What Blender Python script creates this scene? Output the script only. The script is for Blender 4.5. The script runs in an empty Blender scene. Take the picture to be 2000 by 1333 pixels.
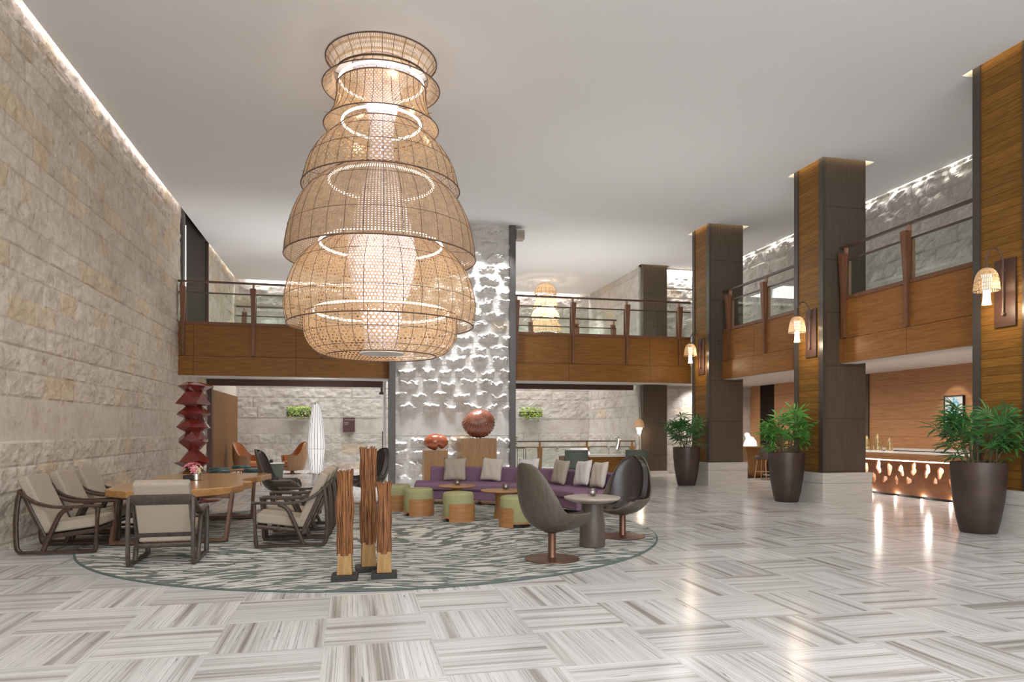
import bpy, math, random
import numpy as np
from mathutils import Vector, Matrix
PI = math.pi
random.seed(7)
sc = bpy.context.scene
COL = sc.collection

# ------------------------------------------------------------------ camera
F_PX = 1370.0                       # focal length in pixels of the 2000 x 1333 frame
YAW = math.radians(12.83)
H = 1.6                             # eye height
cam_data = bpy.data.cameras.new('camera')
cam_data.sensor_width = 36.0
cam_data.lens = 36.0 * F_PX / 2000.0
cam_data.shift_y = 173.5 / 2000.0
cam_data.clip_end = 200
cam = bpy.data.objects.new('camera', cam_data)
cam.location = (0, 0, H)
cam.rotation_euler = (PI / 2, 0, -YAW)
COL.objects.link(cam)
sc.camera = cam

# ------------------------------------------------------------------ world, exposure, large lights
sc.view_settings.view_transform = 'Standard'
sc.view_settings.look = 'None'
sc.view_settings.gamma = 1.0
sc.view_settings.use_curve_mapping = False
sc.view_settings.exposure = 0.06
world = bpy.data.worlds.new('world')
sc.world = world
world.use_nodes = True
bg = world.node_tree.nodes['Background']
bg.inputs[0].default_value = (0.93, 0.955, 1.0, 1)
bg.inputs[1].default_value = 0.75
sc.cycles.max_bounces = 8
sc.cycles.diffuse_bounces = 5
sc.cycles.glossy_bounces = 3
sc.cycles.transmission_bounces = 6
sc.cycles.transparent_max_bounces = 24
sc.cycles.caustics_reflective = False
sc.cycles.caustics_refractive = False
sc.cycles.sample_clamp_indirect = 6.0
sc.cycles.use_denoising = True


def area_light(name, loc, target, sx, sy, power, col=(1, 1, 1)):
    l = bpy.data.lights.new(name, 'AREA')
    l.shape = 'RECTANGLE'; l.size = sx; l.size_y = sy
    l.energy = power; l.color = col
    o = bpy.data.objects.new(name, l)
    o.location = loc
    d = Vector(target) - Vector(loc)
    o.rotation_euler = d.to_track_quat('-Z', 'Y').to_euler()
    COL.objects.link(o)
    return o


def spot_light(name, loc, target, power, angle=70, blend=0.6, radius=0.05, col=(1, 0.93, 0.84)):
    l = bpy.data.lights.new(name, 'SPOT')
    l.energy = power; l.color = col; l.spot_size = math.radians(angle); l.spot_blend = blend
    l.shadow_soft_size = radius
    o = bpy.data.objects.new(name, l)
    o.location = loc
    d = Vector(target) - Vector(loc)
    o.rotation_euler = d.to_track_quat('-Z', 'Y').to_euler()
    COL.objects.link(o)
    return o


CEIL = 7.5
# added soft fill behind the camera, standing in for daylight
area_light('camera_side_fill', (2.5, -5.5, 3.6), (2.5, 10, 3.2), 13, 6.4, 1080, (0.95, 0.98, 1.0))
# added ceiling fill, out of view above the near half of the hall
area_light('near_ceiling_fill', (2.5, 0.5, 7.44), (2.5, 0.5, 0), 9, 6, 360, (0.97, 0.99, 1.0))
# area light facing down in the atrium beyond the bridge
area_light('rear_atrium_light', (2.8, 26.3, 7.40), (2.8, 26.3, 0), 2.4, 2.4, 300, (0.98, 0.98, 1.0))
# added upward fill hidden behind the parapets to brighten the ceiling
area_light('bridge_upward_fill', (-1.8, 22.2, 3.75), (-1.8, 22.2, 8), 4.6, 1.6, 85, (1.0, 0.98, 0.96))
area_light('bridge_upward_fill', (7.4, 22.2, 3.75), (7.4, 22.2, 8), 4.8, 1.6, 80, (1.0, 0.98, 0.96))
area_light('gallery_upward_fill', (11.9, 14.0, 3.75), (11.6, 14.0, 8), 1.0, 16.0, 110, (1.0, 0.98, 0.96))
# added fill spots below the hall ceiling, without fittings
for x, y, p in ((-2.2, 8.2, 110), (3.2, 8.4, 110), (7.6, 8.4, 110), (7.2, 12.5, 170), (7.2, 16.5, 190), (-2.4, 13.0, 130), (-2.2, 17.2, 150)):
    spot_light('hall_fill_spot', (x, y, 7.47), (x, y, 0), p * 1.8, 95, 0.8, 0.22, (1, 0.97, 0.93))
# down-washers grazing the rough stone pier
for x in (1.4, 2.1, 2.8, 3.5, 4.2):
    spot_light('pier_washer', (x, 19.22, 7.42), (x, 19.74, 1.0), 480, 64, 0.7, 0.03, (0.90, 0.95, 1.0))
    spot_light('pier_washer', (x, 18.6, 7.42), (x, 19.75, 1.2), 560, 34, 0.7, 0.03, (0.93, 0.96, 1.0))
# under the bridge and in the rear lounge
for x in (-3.0, -0.6, 5.8, 8.6):
    spot_light('soffit_downlight', (x, 22.2, 3.17), (x, 22.2, 0), 75, 120, 0.8, 0.04, (1, 0.96, 0.91))
for x in (-3.2, -1.2, 0.8, 5.6, 7.6, 9.3):
    spot_light('rear_wall_washer', (x, 27.6, 7.4), (x, 29.2, 1.5), 400, 80, 0.8, 0.05, (1, 0.97, 0.95))
# reception side, under the mezzanine
for y in (9.5, 12.2, 14.9, 17.6, 20.6, 22.6):
    spot_light('reception_downlight', (12.3, y, 3.17), (13.4, y, 0), 200, 140, 0.9, 0.22, (1, 0.93, 0.84))
for y in (14.5, 13.6):
    spot_light('art_spot', (13.6, y, 3.17), (14.55, y, 2.1), 42, 50, 0.5, 0.03, (1, 0.93, 0.84))
spot_light('end_wall_washer', (12.2, 22.9, 3.17), (12.4, 23.7, 1.8), 110, 110, 0.7, 0.03, (1, 0.97, 0.95))


def slot(name, loc, sx, sy, power, col=(1.0, 0.97, 0.95)):
    """LED strip in the ceiling slot, shining down the wall"""
    l = bpy.data.lights.new(name, 'AREA'); l.shape = 'RECTANGLE'; l.size = sx; l.size_y = sy; l.energy = power; l.color = col
    o = bpy.data.objects.new(name, l); o.location = loc; COL.objects.link(o)
    return o


slot('gallery_wall_slot', (12.995, 13.5, 7.62), 0.06, 19.0, 330)
slot('rear_wall_slot', (2.8, 29.2, 7.62), 13.5, 0.06, 200)
slot('end_wall_slot', (12.0, 23.62, 7.46), 1.6, 0.06, 60)
slot('left_wall_slot', (-4.46, 9.0, 7.62), 0.05, 20.0, 22, (1.0, 0.93, 0.97))


# ------------------------------------------------------------------ material helpers
def new_mat(name):
    m = bpy.data.materials.new(name)
    m.use_nodes = True
    nt = m.node_tree
    return m, nt, nt.nodes['Principled BSDF']


def N(nt, typ, **kw):
    n = nt.nodes.new(typ)
    for k, v in kw.items():
        if k.startswith('i_'):
            key = k[2:]
            key = int(key) if key.isdigit() else key.replace('_', ' ')
            n.inputs[key].default_value = v
        else:
            setattr(n, k, v)
    return n


def L(nt, a, b):
    nt.links.new(a, b)


def math_node(nt, op, a, b=None, c=None):
    n = nt.nodes.new('ShaderNodeMath'); n.operation = op
    for i, v in enumerate((a, b, c)):
        if v is None:
            continue
        if isinstance(v, (int, float)):
            n.inputs[i].default_value = v
        else:
            nt.links.new(v, n.inputs[i])
    return n.outputs[0]


def ramp(nt, fac, stops):
    r = nt.nodes.new('ShaderNodeValToRGB')
    els = r.color_ramp.elements
    while len(els) < len(stops):
        els.new(0.5)
    for e, (p, c) in zip(els, stops):
        e.position = p; e.color = (*c, 1)
    nt.links.new(fac, r.inputs[0])
    return r.outputs[0]


def mix(nt, fac, a, b, mode='MIX'):
    m = nt.nodes.new('ShaderNodeMix'); m.data_type = 'RGBA'; m.blend_type = mode
    for s, v in ((m.inputs[0], fac), (m.inputs[6], a), (m.inputs[7], b)):
        if isinstance(v, (int, float)):
            s.default_value = v
        elif isinstance(v, tuple):
            s.default_value = (*v, 1)
        else:
            nt.links.new(v, s)
    return m.outputs[2]


def objco(nt, scale=(1, 1, 1), world=False):
    """object coordinates, or true world position"""
    if world:
        s = nt.nodes.new('ShaderNodeNewGeometry').outputs['Position']
    else:
        s = nt.nodes.new('ShaderNodeTexCoord').outputs['Object']
    mp = nt.nodes.new('ShaderNodeMapping'); mp.inputs['Scale'].default_value = scale
    nt.links.new(s, mp.inputs['Vector'])
    return mp.outputs[0]


def bump(nt, bsdf, h, strength=0.3, dist=0.01):
    b = nt.nodes.new('ShaderNodeBump'); b.inputs['Strength'].default_value = strength
    b.inputs['Distance'].default_value = dist
    nt.links.new(h, b.inputs['Height']); nt.links.new(b.outputs[0], bsdf.inputs['Normal'])


def plain(name, col, rough=0.5, metal=0.0, spec=0.5, noise=0.0, nscale=20, bstr=0.0, coat=0.0):
    m, nt, b = new_mat(name)
    b.inputs['Roughness'].default_value = rough
    b.inputs['Metallic'].default_value = metal
    b.inputs['Specular IOR Level'].default_value = spec
    b.inputs['Coat Weight'].default_value = coat
    b.inputs['Coat Roughness'].default_value = 0.1
    n = N(nt, 'ShaderNodeTexNoise', i_Scale=nscale, i_Detail=4.0)
    L(nt, objco(nt), n.inputs['Vector'])
    lo = tuple(max(0, c * (1 - noise)) for c in col); hi = tuple(min(1, c * (1 + noise)) for c in col)
    L(nt, ramp(nt, n.outputs[0], [(0.3, lo), (0.7, hi)]), b.inputs['Base Color'])
    if bstr:
        bump(nt, b, n.outputs[0], bstr, 0.005)
    return m


def wood(name, c1, c2, scale=(1, 1, 14), rough=0.42, planks=None, plank_axis=2, world=True, seam=(0.25), coat=0.0, pvar=0.25, nscale=2.2, seams=None, edge=0.055, ecol=(0.02, 0.012, 0.006), spec=0.35):
    """grain runs along the axes whose scale is small; planks = board height in metres along plank_axis.
    seams = list of (axis, spacing, offset) for thin panel joints"""
    m, nt, b = new_mat(name)
    b.inputs['Roughness'].default_value = rough
    b.inputs['Coat Weight'].default_value = coat
    b.inputs['Specular IOR Level'].default_value = spec
    b.inputs['Coat Roughness'].default_value = 0.15
    pos = nt.nodes.new('ShaderNodeNewGeometry').outputs['Position'] if world else nt.nodes.new('ShaderNodeTexCoord').outputs['Object']
    mp = nt.nodes.new('ShaderNodeMapping'); mp.inputs['Scale'].default_value = scale
    sep = nt.nodes.new('ShaderNodeSeparateXYZ'); L(nt, pos, sep.inputs[0])
    if planks:
        idx = math_node(nt, 'FLOOR', math_node(nt, 'DIVIDE', sep.outputs[plank_axis], planks))
        off = N(nt, 'ShaderNodeTexWhiteNoise', noise_dimensions='1D'); L(nt, idx, off.inputs['W'])
        vm = nt.nodes.new('ShaderNodeVectorMath'); vm.operation = 'MULTIPLY_ADD'
        L(nt, off.outputs[1], vm.inputs[0]); vm.inputs[1].default_value = (9, 9, 9); L(nt, pos, vm.inputs[2])
        L(nt, vm.outputs[0], mp.inputs['Vector'])
    else:
        L(nt, pos, mp.inputs['Vector'])
    n = N(nt, 'ShaderNodeTexNoise', i_Scale=nscale, i_Detail=6.0, i_Roughness=0.6, i_Distortion=0.6)
    L(nt, mp.outputs[0], n.inputs['Vector'])
    col = ramp(nt, n.outputs[0], [(0.32, c1), (0.68, c2)])
    hgt = n.outputs[0]
    if planks:
        f = math_node(nt, 'FRACT', math_node(nt, 'DIVIDE', sep.outputs[plank_axis], planks))
        edge = math_node(nt, 'LESS_THAN', f, edge)
        br = math_node(nt, 'MULTIPLY_ADD', off.outputs[0], pvar, 1 - pvar / 2)
        hs = nt.nodes.new('ShaderNodeHueSaturation'); L(nt, br, hs.inputs['Value']); L(nt, col, hs.inputs['Color'])
        col = mix(nt, math_node(nt, 'MULTIPLY', edge, 0.75), hs.outputs[0], ecol)
    for ax, sp, o in (seams or []):
        f = math_node(nt, 'FRACT', math_node(nt, 'DIVIDE', math_node(nt, 'SUBTRACT', sep.outputs[ax], o), sp))
        e = math_node(nt, 'LESS_THAN', f, 0.012 / sp)
        col = mix(nt, math_node(nt, 'MULTIPLY', e, 0.7), col, (0.02, 0.012, 0.008))
    L(nt, col, b.inputs['Base Color'])
    bump(nt, b, hgt, 0.12, 0.004)
    return m


def emit(name, col, strength):
    m = bpy.data.materials.new(name); m.use_nodes = True
    nt = m.node_tree; nt.nodes.clear()
    o = nt.nodes.new('ShaderNodeOutputMaterial'); e = nt.nodes.new('ShaderNodeEmission')
    e.inputs[0].default_value = (*col, 1); e.inputs[1].default_value = strength
    nt.links.new(e.outputs[0], o.inputs[0])
    return m


def glass(name, tint=(0.93, 0.97, 0.95), refl=0.10, rough=0.0):
    """thin architectural glass: clear with a fresnel reflection"""
    m = bpy.data.materials.new(name); m.use_nodes = True
    nt = m.node_tree; nt.nodes.clear()
    o = nt.nodes.new('ShaderNodeOutputMaterial')
    t = nt.nodes.new('ShaderNodeBsdfTransparent'); t.inputs[0].default_value = (*tint, 1)
    g = nt.nodes.new('ShaderNodeBsdfGlossy'); g.inputs['Roughness'].default_value = rough
    lw = nt.nodes.new('ShaderNodeLayerWeight'); lw.inputs[0].default_value = 0.5
    f = math_node(nt, 'MULTIPLY_ADD', math_node(nt, 'POWER', lw.outputs['Facing'], 5.0), 0.35, refl * 0.25)
    mx = nt.nodes.new('ShaderNodeMixShader')
    nt.links.new(f, mx.inputs[0]); nt.links.new(t.outputs[0], mx.inputs[1]); nt.links.new(g.outputs[0], mx.inputs[2])
    nt.links.new(mx.outputs[0], o.inputs[0])
    return m


def weave(name, col, fill=0.35, mode='hex', transl=0.45, col2=None, su=1.0, sv=1.0):
    """open cane weave: strands are opaque, the holes between them are open. UV is in cells."""
    m = bpy.data.materials.new(name); m.use_nodes = True
    nt = m.node_tree; nt.nodes.clear()
    o = nt.nodes.new('ShaderNodeOutputMaterial')
    uv = nt.nodes.new('ShaderNodeTexCoord').outputs['UV']
    sep = nt.nodes.new('ShaderNodeSeparateXYZ'); nt.links.new(uv, sep.inputs[0])
    u = math_node(nt, 'MULTIPLY', sep.outputs[0], su); v = math_node(nt, 'MULTIPLY', sep.outputs[1], sv)

    def strand(x, w):
        f = math_node(nt, 'ABSOLUTE', math_node(nt, 'SUBTRACT', math_node(nt, 'FRACT', x), 0.5))
        return math_node(nt, 'LESS_THAN', f, w / 2)
    if mode == 'hex':
        ss = [strand(v, fill), strand(math_node(nt, 'MULTIPLY_ADD', v, 0.5, u), fill), strand(math_node(nt, 'MULTIPLY_ADD', v, -0.5, u), fill)]
    elif mode == 'grid':
        ss = [strand(v, fill), strand(u, fill)]
    else:                                      # fine warp
        ss = [strand(u, fill), strand(math_node(nt, 'MULTIPLY', v, 0.25), fill * 0.4)]
    a = ss[0]
    for s in ss[1:]:
        a = math_node(nt, 'MAXIMUM', a, s)
    n = N(nt, 'ShaderNodeTexNoise', i_Scale=0.35, i_Detail=3.0); nt.links.new(uv, n.inputs['Vector'])
    c = ramp(nt, n.outputs[0], [(0.3, tuple(x * 0.75 for x in (col2 or col))), (0.7, col)])
    d = nt.nodes.new('ShaderNodeBsdfDiffuse'); nt.links.new(c, d.inputs[0])
    tl = nt.nodes.new('ShaderNodeBsdfTranslucent'); nt.links.new(c, tl.inputs[0])
    m1 = nt.nodes.new('ShaderNodeMixShader'); m1.inputs[0].default_value = transl
    nt.links.new(d.outputs[0], m1.inputs[1]); nt.links.new(tl.outputs[0], m1.inputs[2])
    tr = nt.nodes.new('ShaderNodeBsdfTransparent')
    m2 = nt.nodes.new('ShaderNodeMixShader')
    nt.links.new(a, m2.inputs[0]); nt.links.new(tr.outputs[0], m2.inputs[1]); nt.links.new(m1.outputs[0], m2.inputs[2])
    nt.links.new(m2.outputs[0], o.inputs[0])
    return m


# ------------------------------------------------------------------ floor stone: basket of vein-cut marble tiles
def mat_floor():
    m, nt, b = new_mat('vein_cut_marble_floor')
    pos = nt.nodes.new('ShaderNodeNewGeometry').outputs['Position']
    sep = nt.nodes.new('ShaderNodeSeparateXYZ'); L(nt, pos, sep.inputs[0])
    T = 0.80
    xs = math_node(nt, 'DIVIDE', math_node(nt, 'ADD', sep.outputs[0], 0.205 + 40 * T), T)
    ys = math_node(nt, 'DIVIDE', math_node(nt, 'ADD', sep.outputs[1], -5.34 + 40 * T), T)
    ix = math_node(nt, 'FLOOR', xs); iy = math_node(nt, 'FLOOR', ys)
    par = math_node(nt, 'MODULO', math_node(nt, 'ADD', math_node(nt, 'ADD', ix, iy), 1.0), 2.0)
    fx = math_node(nt, 'SUBTRACT', xs, ix); fy = math_node(nt, 'SUBTRACT', ys, iy)
    # across the grain / along the grain
    ac = mixf(nt, par, fx, fy); al = mixf(nt, par, fy, fx)
    rnd = N(nt, 'ShaderNodeTexWhiteNoise', noise_dimensions='2D')
    cb = nt.nodes.new('ShaderNodeCombineXYZ'); L(nt, ix, cb.inputs[0]); L(nt, iy, cb.inputs[1]); L(nt, cb.outputs[0], rnd.inputs['Vector'])
    rs = nt.nodes.new('ShaderNodeSeparateXYZ'); L(nt, rnd.outputs[1], rs.inputs[0])

    def tex(sa, sl, off, detail=4.0, rough=0.6, dist=0.0):
        c = nt.nodes.new('ShaderNodeCombineXYZ')
        L(nt, math_node(nt, 'MULTIPLY', math_node(nt, 'MULTIPLY_ADD', rs.outputs[0], 37.0, ac), sa), c.inputs[0])
        L(nt, math_node(nt, 'MULTIPLY', math_node(nt, 'MULTIPLY_ADD', rs.outputs[1], 23.0, al), sl), c.inputs[1])
        c.inputs[2].default_value = off
        n = N(nt, 'ShaderNodeTexNoise', i_Scale=1.0, i_Detail=detail, i_Roughness=rough, i_Distortion=dist)
        L(nt, c.outputs[0], n.inputs['Vector'])
        return n.outputs[0]
    broad = tex(7.0, 0.16, 0.0, 3.0, 0.55)
    fine = tex(60.0, 0.35, 5.0, 5.0, 0.75, 0.12)
    lines = tex(90.0, 0.8, 7.0, 2.0, 0.5, 0.1)
    dark = tex(34.0, 1.8, 9.0, 6.0, 0.66, 0.6)
    base = ramp(nt, broad, [(0.34, (0.36, 0.33, 0.30)), (0.42, (0.56, 0.54, 0.52)), (0.48, (0.67, 0.66, 0.655)), (0.66, (0.76, 0.755, 0.75))])
    f1 = ramp(nt, fine, [(0.37, (0.40, 0.385, 0.37)), (0.45, (0.80, 0.79, 0.78)), (0.54, (1, 1, 1))])
    col = mix(nt, 0.75, base, f1, 'MULTIPLY')
    f3 = ramp(nt, lines, [(0.33, (0.66, 0.645, 0.63)), (0.42, (1, 1, 1))])
    col = mix(nt, 0.7, col, f3, 'MULTIPLY')
    f2 = ramp(nt, dark, [(0.305, (0.14, 0.14, 0.15)), (0.335, (0.62, 0.61, 0.61)), (0.37, (1, 1, 1))])
    col = mix(nt, 0.85, col, f2, 'MULTIPLY')
    hs = nt.nodes.new('ShaderNodeHueSaturation'); L(nt, col, hs.inputs['Color'])
    L(nt, math_node(nt, 'MULTIPLY_ADD', rs.outputs[2], 0.16, 0.87), hs.inputs['Value'])
    ex = math_node(nt, 'LESS_THAN', fx, 0.006); ey = math_node(nt, 'LESS_THAN', fy, 0.006)
    e = math_node(nt, 'MAXIMUM', ex, ey)
    col = mix(nt, math_node(nt, 'MULTIPLY', e, 0.35), hs.outputs[0], (0.40, 0.385, 0.37))
    L(nt, col, b.inputs['Base Color'])
    b.inputs['Roughness'].default_value = 0.19
    b.inputs['Specular IOR Level'].default_value = 0.36
    return m


def mixf(nt, fac, a, b):
    m = nt.nodes.new('ShaderNodeMix'); m.data_type = 'FLOAT'
    L(nt, fac, m.inputs[0]); L(nt, a, m.inputs[2]); L(nt, b, m.inputs[3])
    return m.outputs[0]


def mat_stone(name, tint=(1, 1, 1), stain=0.8):
    m, nt, b = new_mat(name)
    at = N(nt, 'ShaderNodeVertexColor', layer_name='block_tone')
    co = objco(nt, world=True)
    n1 = N(nt, 'ShaderNodeTexNoise', i_Scale=2.3, i_Detail=7.0, i_Roughness=0.65); L(nt, co, n1.inputs['Vector'])
    n2 = N(nt, 'ShaderNodeTexNoise', i_Scale=26.0, i_Detail=5.0, i_Roughness=0.7); L(nt, co, n2.inputs['Vector'])
    c1 = ramp(nt, n1.outputs[0], [(0.30, (0.80, 0.77, 0.72)), (0.55, (0.97, 0.96, 0.94)), (0.75, (1, 1, 1))])
    c2 = ramp(nt, n2.outputs[0], [(0.28, (0.60, 0.52, 0.43)), (0.42, (0.95, 0.93, 0.91)), (0.7, (1, 1, 1))])
    col = mix(nt, 1.0, at.outputs[0], c1, 'MULTIPLY')
    col = mix(nt, 0.75, col, c2, 'MULTIPLY')
    n3 = N(nt, 'ShaderNodeTexNoise', i_Scale=8.0, i_Detail=6.0, i_Roughness=0.62, i_Distortion=0.4); L(nt, co, n3.inputs['Vector'])
    c3 = ramp(nt, n3.outputs[0], [(0.30, (0.66, 0.57, 0.45)), (0.41, (0.93, 0.90, 0.85)), (0.52, (1, 1, 1)), (0.72, (1.0, 1.0, 1.0))])
    col = mix(nt, stain, col, c3, 'MULTIPLY')
    col = mix(nt, 1.0, col, tint, 'MULTIPLY')
    L(nt, col, b.inputs['Base Color'])
    b.inputs['Roughness'].default_value = 0.85
    b.inputs['Specular IOR Level'].default_value = 0.2
    bump(nt, b, n2.outputs[0], 0.35, 0.01)
    return m


def mat_rug():
    m, nt, b = new_mat('rug_pile')
    co = objco(nt)
    sep = nt.nodes.new('ShaderNodeSeparateXYZ'); L(nt, co, sep.inputs[0])
    # elongated branching dark strokes that bend slowly over the rug
    w = N(nt, 'ShaderNodeTexNoise', i_Scale=0.30, i_Detail=0.0); L(nt, co, w.inputs['Vector'])
    sh = nt.nodes.new('ShaderNodeCombineXYZ')
    L(nt, sep.outputs[0], sh.inputs[0])
    L(nt, math_node(nt, 'ADD', sep.outputs[1], math_node(nt, 'MULTIPLY', w.outputs[0], 2.6)), sh.inputs[1])
    mp = nt.nodes.new('ShaderNodeMapping'); mp.inputs['Scale'].default_value = (2.1, 10.5, 1)
    L(nt, sh.outputs[0], mp.inputs['Vector'])
    d = N(nt, 'ShaderNodeTexNoise', i_Scale=1.1, i_Detail=2.0); L(nt, mp.outputs[0], d.inputs['Vector'])
    vm = nt.nodes.new('ShaderNodeVectorMath'); vm.operation = 'MULTIPLY_ADD'
    L(nt, d.outputs[1], vm.inputs[0]); vm.inputs[1].default_value = (0.9, 0.9, 0); L(nt, mp.outputs[0], vm.inputs[2])
    v = N(nt, 'ShaderNodeTexVoronoi', feature='DISTANCE_TO_EDGE', i_Scale=1.0, i_Randomness=1.0)
    L(nt, vm.outputs[0], v.inputs['Vector'])
    n = N(nt, 'ShaderNodeTexNoise', i_Scale=1.3, i_Detail=1.0); L(nt, mp.outputs[0], n.inputs['Vector'])
    thr = math_node(nt, 'MULTIPLY_ADD', n.outputs[0], 0.62, -0.19)
    k = math_node(nt, 'LESS_THAN', v.outputs['Distance'], thr)
    pn = N(nt, 'ShaderNodeTexNoise', i_Scale=160.0, i_Detail=2.0); L(nt, co, pn.inputs['Vector'])
    light = ramp(nt, pn.outputs[0], [(0.3, (0.50, 0.48, 0.44)), (0.7, (0.62, 0.605, 0.565))])
    darkc = ramp(nt, pn.outputs[0], [(0.3, (0.115, 0.130, 0.118)), (0.7, (0.185, 0.205, 0.188))])
    col = mix(nt, k, light, darkc)
    # bound edge
    r2 = math_node(nt, 'SQRT', math_node(nt, 'ADD', math_node(nt, 'POWER', sep.outputs[0], 2.0), math_node(nt, 'POWER', sep.outputs[1], 2.0)))
    e = math_node(nt, 'GREATER_THAN', r2, RUG_R - 0.025)
    col = mix(nt, e, col, (0.11, 0.14, 0.125))
    L(nt, col, b.inputs['Base Color'])
    b.inputs['Roughness'].default_value = 0.95; b.inputs['Specular IOR Level'].default_value = 0.1
    bump(nt, b, pn.outputs[0], 0.4, 0.006)
    return m


RUG_R = 4.2
M = {}
M['floor'] = mat_floor()
M['stone'] = mat_stone('rough_cream_limestone', (1.05, 1.05, 1.05))
M['stone_cool'] = mat_stone('rough_grey_white_limestone', (0.99, 1.0, 1.02), 0.35)
M['band'] = plain('honed_limestone_band', (0.60, 0.575, 0.535), 0.6, noise=0.05, nscale=6)
M['ceiling'] = plain('painted_ceiling', (0.78, 0.785, 0.79), 0.9, noise=0.01)
M['soffit'] = plain('painted_soffit', (0.72, 0.69, 0.66), 0.8, noise=0.01)
M['plaster'] = plain('beige_plaster', (0.66, 0.60, 0.54), 0.8, noise=0.02)
M['bronze'] = wood('bronze_brushed_panel', (0.080, 0.058, 0.041), (0.118, 0.089, 0.066), (30, 30, 0.8), 0.36, seams=[(2, 1.16, 0.68)], spec=0.25)
M['bronze_edge'] = plain('dark_bronze_edge', (0.060, 0.048, 0.039), 0.38, noise=0.08)
M['frame_metal'] = plain('dark_grey_steel', (0.075, 0.068, 0.062), 0.42, noise=0.06)
M['plank'] = wood('teak_boards', (0.15, 0.068, 0.012), (0.27, 0.130, 0.028), (1.2, 1.2, 22), 0.40, planks=0.137, pvar=0.30, spec=0.16)
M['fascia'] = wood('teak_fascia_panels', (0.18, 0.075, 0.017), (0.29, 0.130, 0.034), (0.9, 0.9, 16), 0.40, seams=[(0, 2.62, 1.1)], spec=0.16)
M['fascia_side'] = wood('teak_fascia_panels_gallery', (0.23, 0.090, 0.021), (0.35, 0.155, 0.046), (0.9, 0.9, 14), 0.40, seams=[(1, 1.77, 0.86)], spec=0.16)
M['post'] = wood('brown_post_wood', (0.14, 0.055, 0.026), (0.22, 0.095, 0.048), (9, 9, 0.8), 0.4)
M['rail'] = plain('dark_brown_rail', (0.085, 0.048, 0.032), 0.35, noise=0.1)
M['rail_cap'] = wood('pale_wood_bracket', (0.30, 0.16, 0.10), (0.42, 0.24, 0.16), (6, 6, 1), 0.4)
M['wallwood'] = wood('reception_veneer', (0.36, 0.165, 0.072), (0.50, 0.26, 0.125), (0.8, 0.8, 14), 0.42, planks=0.47, pvar=0.10, edge=0.018, ecol=(0.10, 0.045, 0.02))
M['doorwood'] = wood('door_veneer', (0.16, 0.075, 0.026), (0.25, 0.125, 0.046), (14, 14, 0.7), 0.5, spec=0.16)
M['darkpanel'] = plain('dark_brown_panel', (0.022, 0.013, 0.009), 0.6, spec=0.12, noise=0.1)
M['brownbeam'] = plain('brown_lintel', (0.085, 0.036, 0.024), 0.45, noise=0.1)
M['plinth'] = wood('honed_travertine_plinth', (0.50, 0.475, 0.43), (0.66, 0.635, 0.59), (1.2, 1.2, 20), 0.35)
M['glass'] = glass('clear_glass')
M['pot'] = plain('bronze_planter', (0.070, 0.046, 0.038), 0.42, metal=0.35, noise=0.25, nscale=3)
M['soil'] = plain('soil', (0.03, 0.022, 0.016), 0.95, noise=0.4, nscale=40, bstr=0.6)
M['leaf'] = plain('palm_leaf', (0.10, 0.30, 0.050), 0.42, noise=0.55, nscale=3.5)
M['leaf_dark'] = plain('palm_leaf_deep', (0.050, 0.165, 0.040), 0.42, noise=0.5, nscale=3.5)
M['leaf_yellow'] = plain('trailing_leaf', (0.30, 0.42, 0.075), 0.5, noise=0.6, nscale=6)
M['stem'] = plain('palm_stem', (0.11, 0.080, 0.035), 0.7, noise=0.4, nscale=12)
M['tan_fabric'] = plain('grey_tan_linen', (0.375, 0.315, 0.25), 0.92, spec=0.15, noise=0.12, nscale=90, bstr=0.25)
M['chair_wood'] = wood('smoked_walnut', (0.038, 0.022, 0.015), (0.075, 0.046, 0.031), (10, 10, 10), 0.36, world=False, nscale=1.6)
M['chair_wood_grey'] = wood('greyed_walnut', (0.050, 0.037, 0.029), (0.090, 0.070, 0.055), (10, 10, 10), 0.38, world=False, nscale=1.6)
M['table_top'] = wood('honey_wood_slab', (0.36, 0.180, 0.062), (0.50, 0.275, 0.110), (7, 0.8, 7), 0.24, world=False, coat=0.3)
M['table_leg'] = wood('brown_table_leg', (0.10, 0.050, 0.030), (0.17, 0.088, 0.055), (8, 8, 2), 0.4, world=False)
M['purple'] = plain('purple_felt', (0.225, 0.135, 0.200), 0.95, spec=0.15, noise=0.12, nscale=70, bstr=0.2)
M['purple_hi'] = M['purple']
M['pillow_taupe'] = plain('taupe_cushion_linen', (0.42, 0.365, 0.30), 0.95, spec=0.1, noise=0.10, nscale=110, bstr=0.25)
M['pillow_beige'] = plain('beige_cushion_linen', (0.56, 0.51, 0.44), 0.95, spec=0.1, noise=0.10, nscale=110, bstr=0.25)
M['pillow_white'] = plain('off_white_cushion', (0.66, 0.63, 0.60), 0.95, spec=0.1, noise=0.06, nscale=110, bstr=0.25)
M['green'] = plain('sage_green_felt', (0.345, 0.335, 0.175), 0.95, spec=0.12, noise=0.10, nscale=80, bstr=0.2)
M['oak'] = wood('warm_oak', (0.30, 0.140, 0.050), (0.43, 0.215, 0.085), (2, 2, 12), 0.38, world=False)
M['oak_v'] = wood('warm_oak_upright_grain', (0.26, 0.130, 0.047), (0.37, 0.20, 0.078), (14, 14, 1), 0.38, world=False)
M['black'] = plain('matt_black', (0.012, 0.011, 0.010), 0.5, noise=0.1)
M['leather'] = plain('black_brown_leather', (0.028, 0.020, 0.019), 0.33, spec=0.6, noise=0.15, nscale=60, bstr=0.12)
M['shell'] = wood('grey_brown_shell_veneer', (0.080, 0.064, 0.050), (0.120, 0.096, 0.076), (11, 11, 1.4), 0.34, world=False)
M['shell_orange'] = wood('tan_shell_veneer', (0.30, 0.165, 0.085), (0.42, 0.25, 0.14), (9, 9, 1.4), 0.4, world=False)
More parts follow.
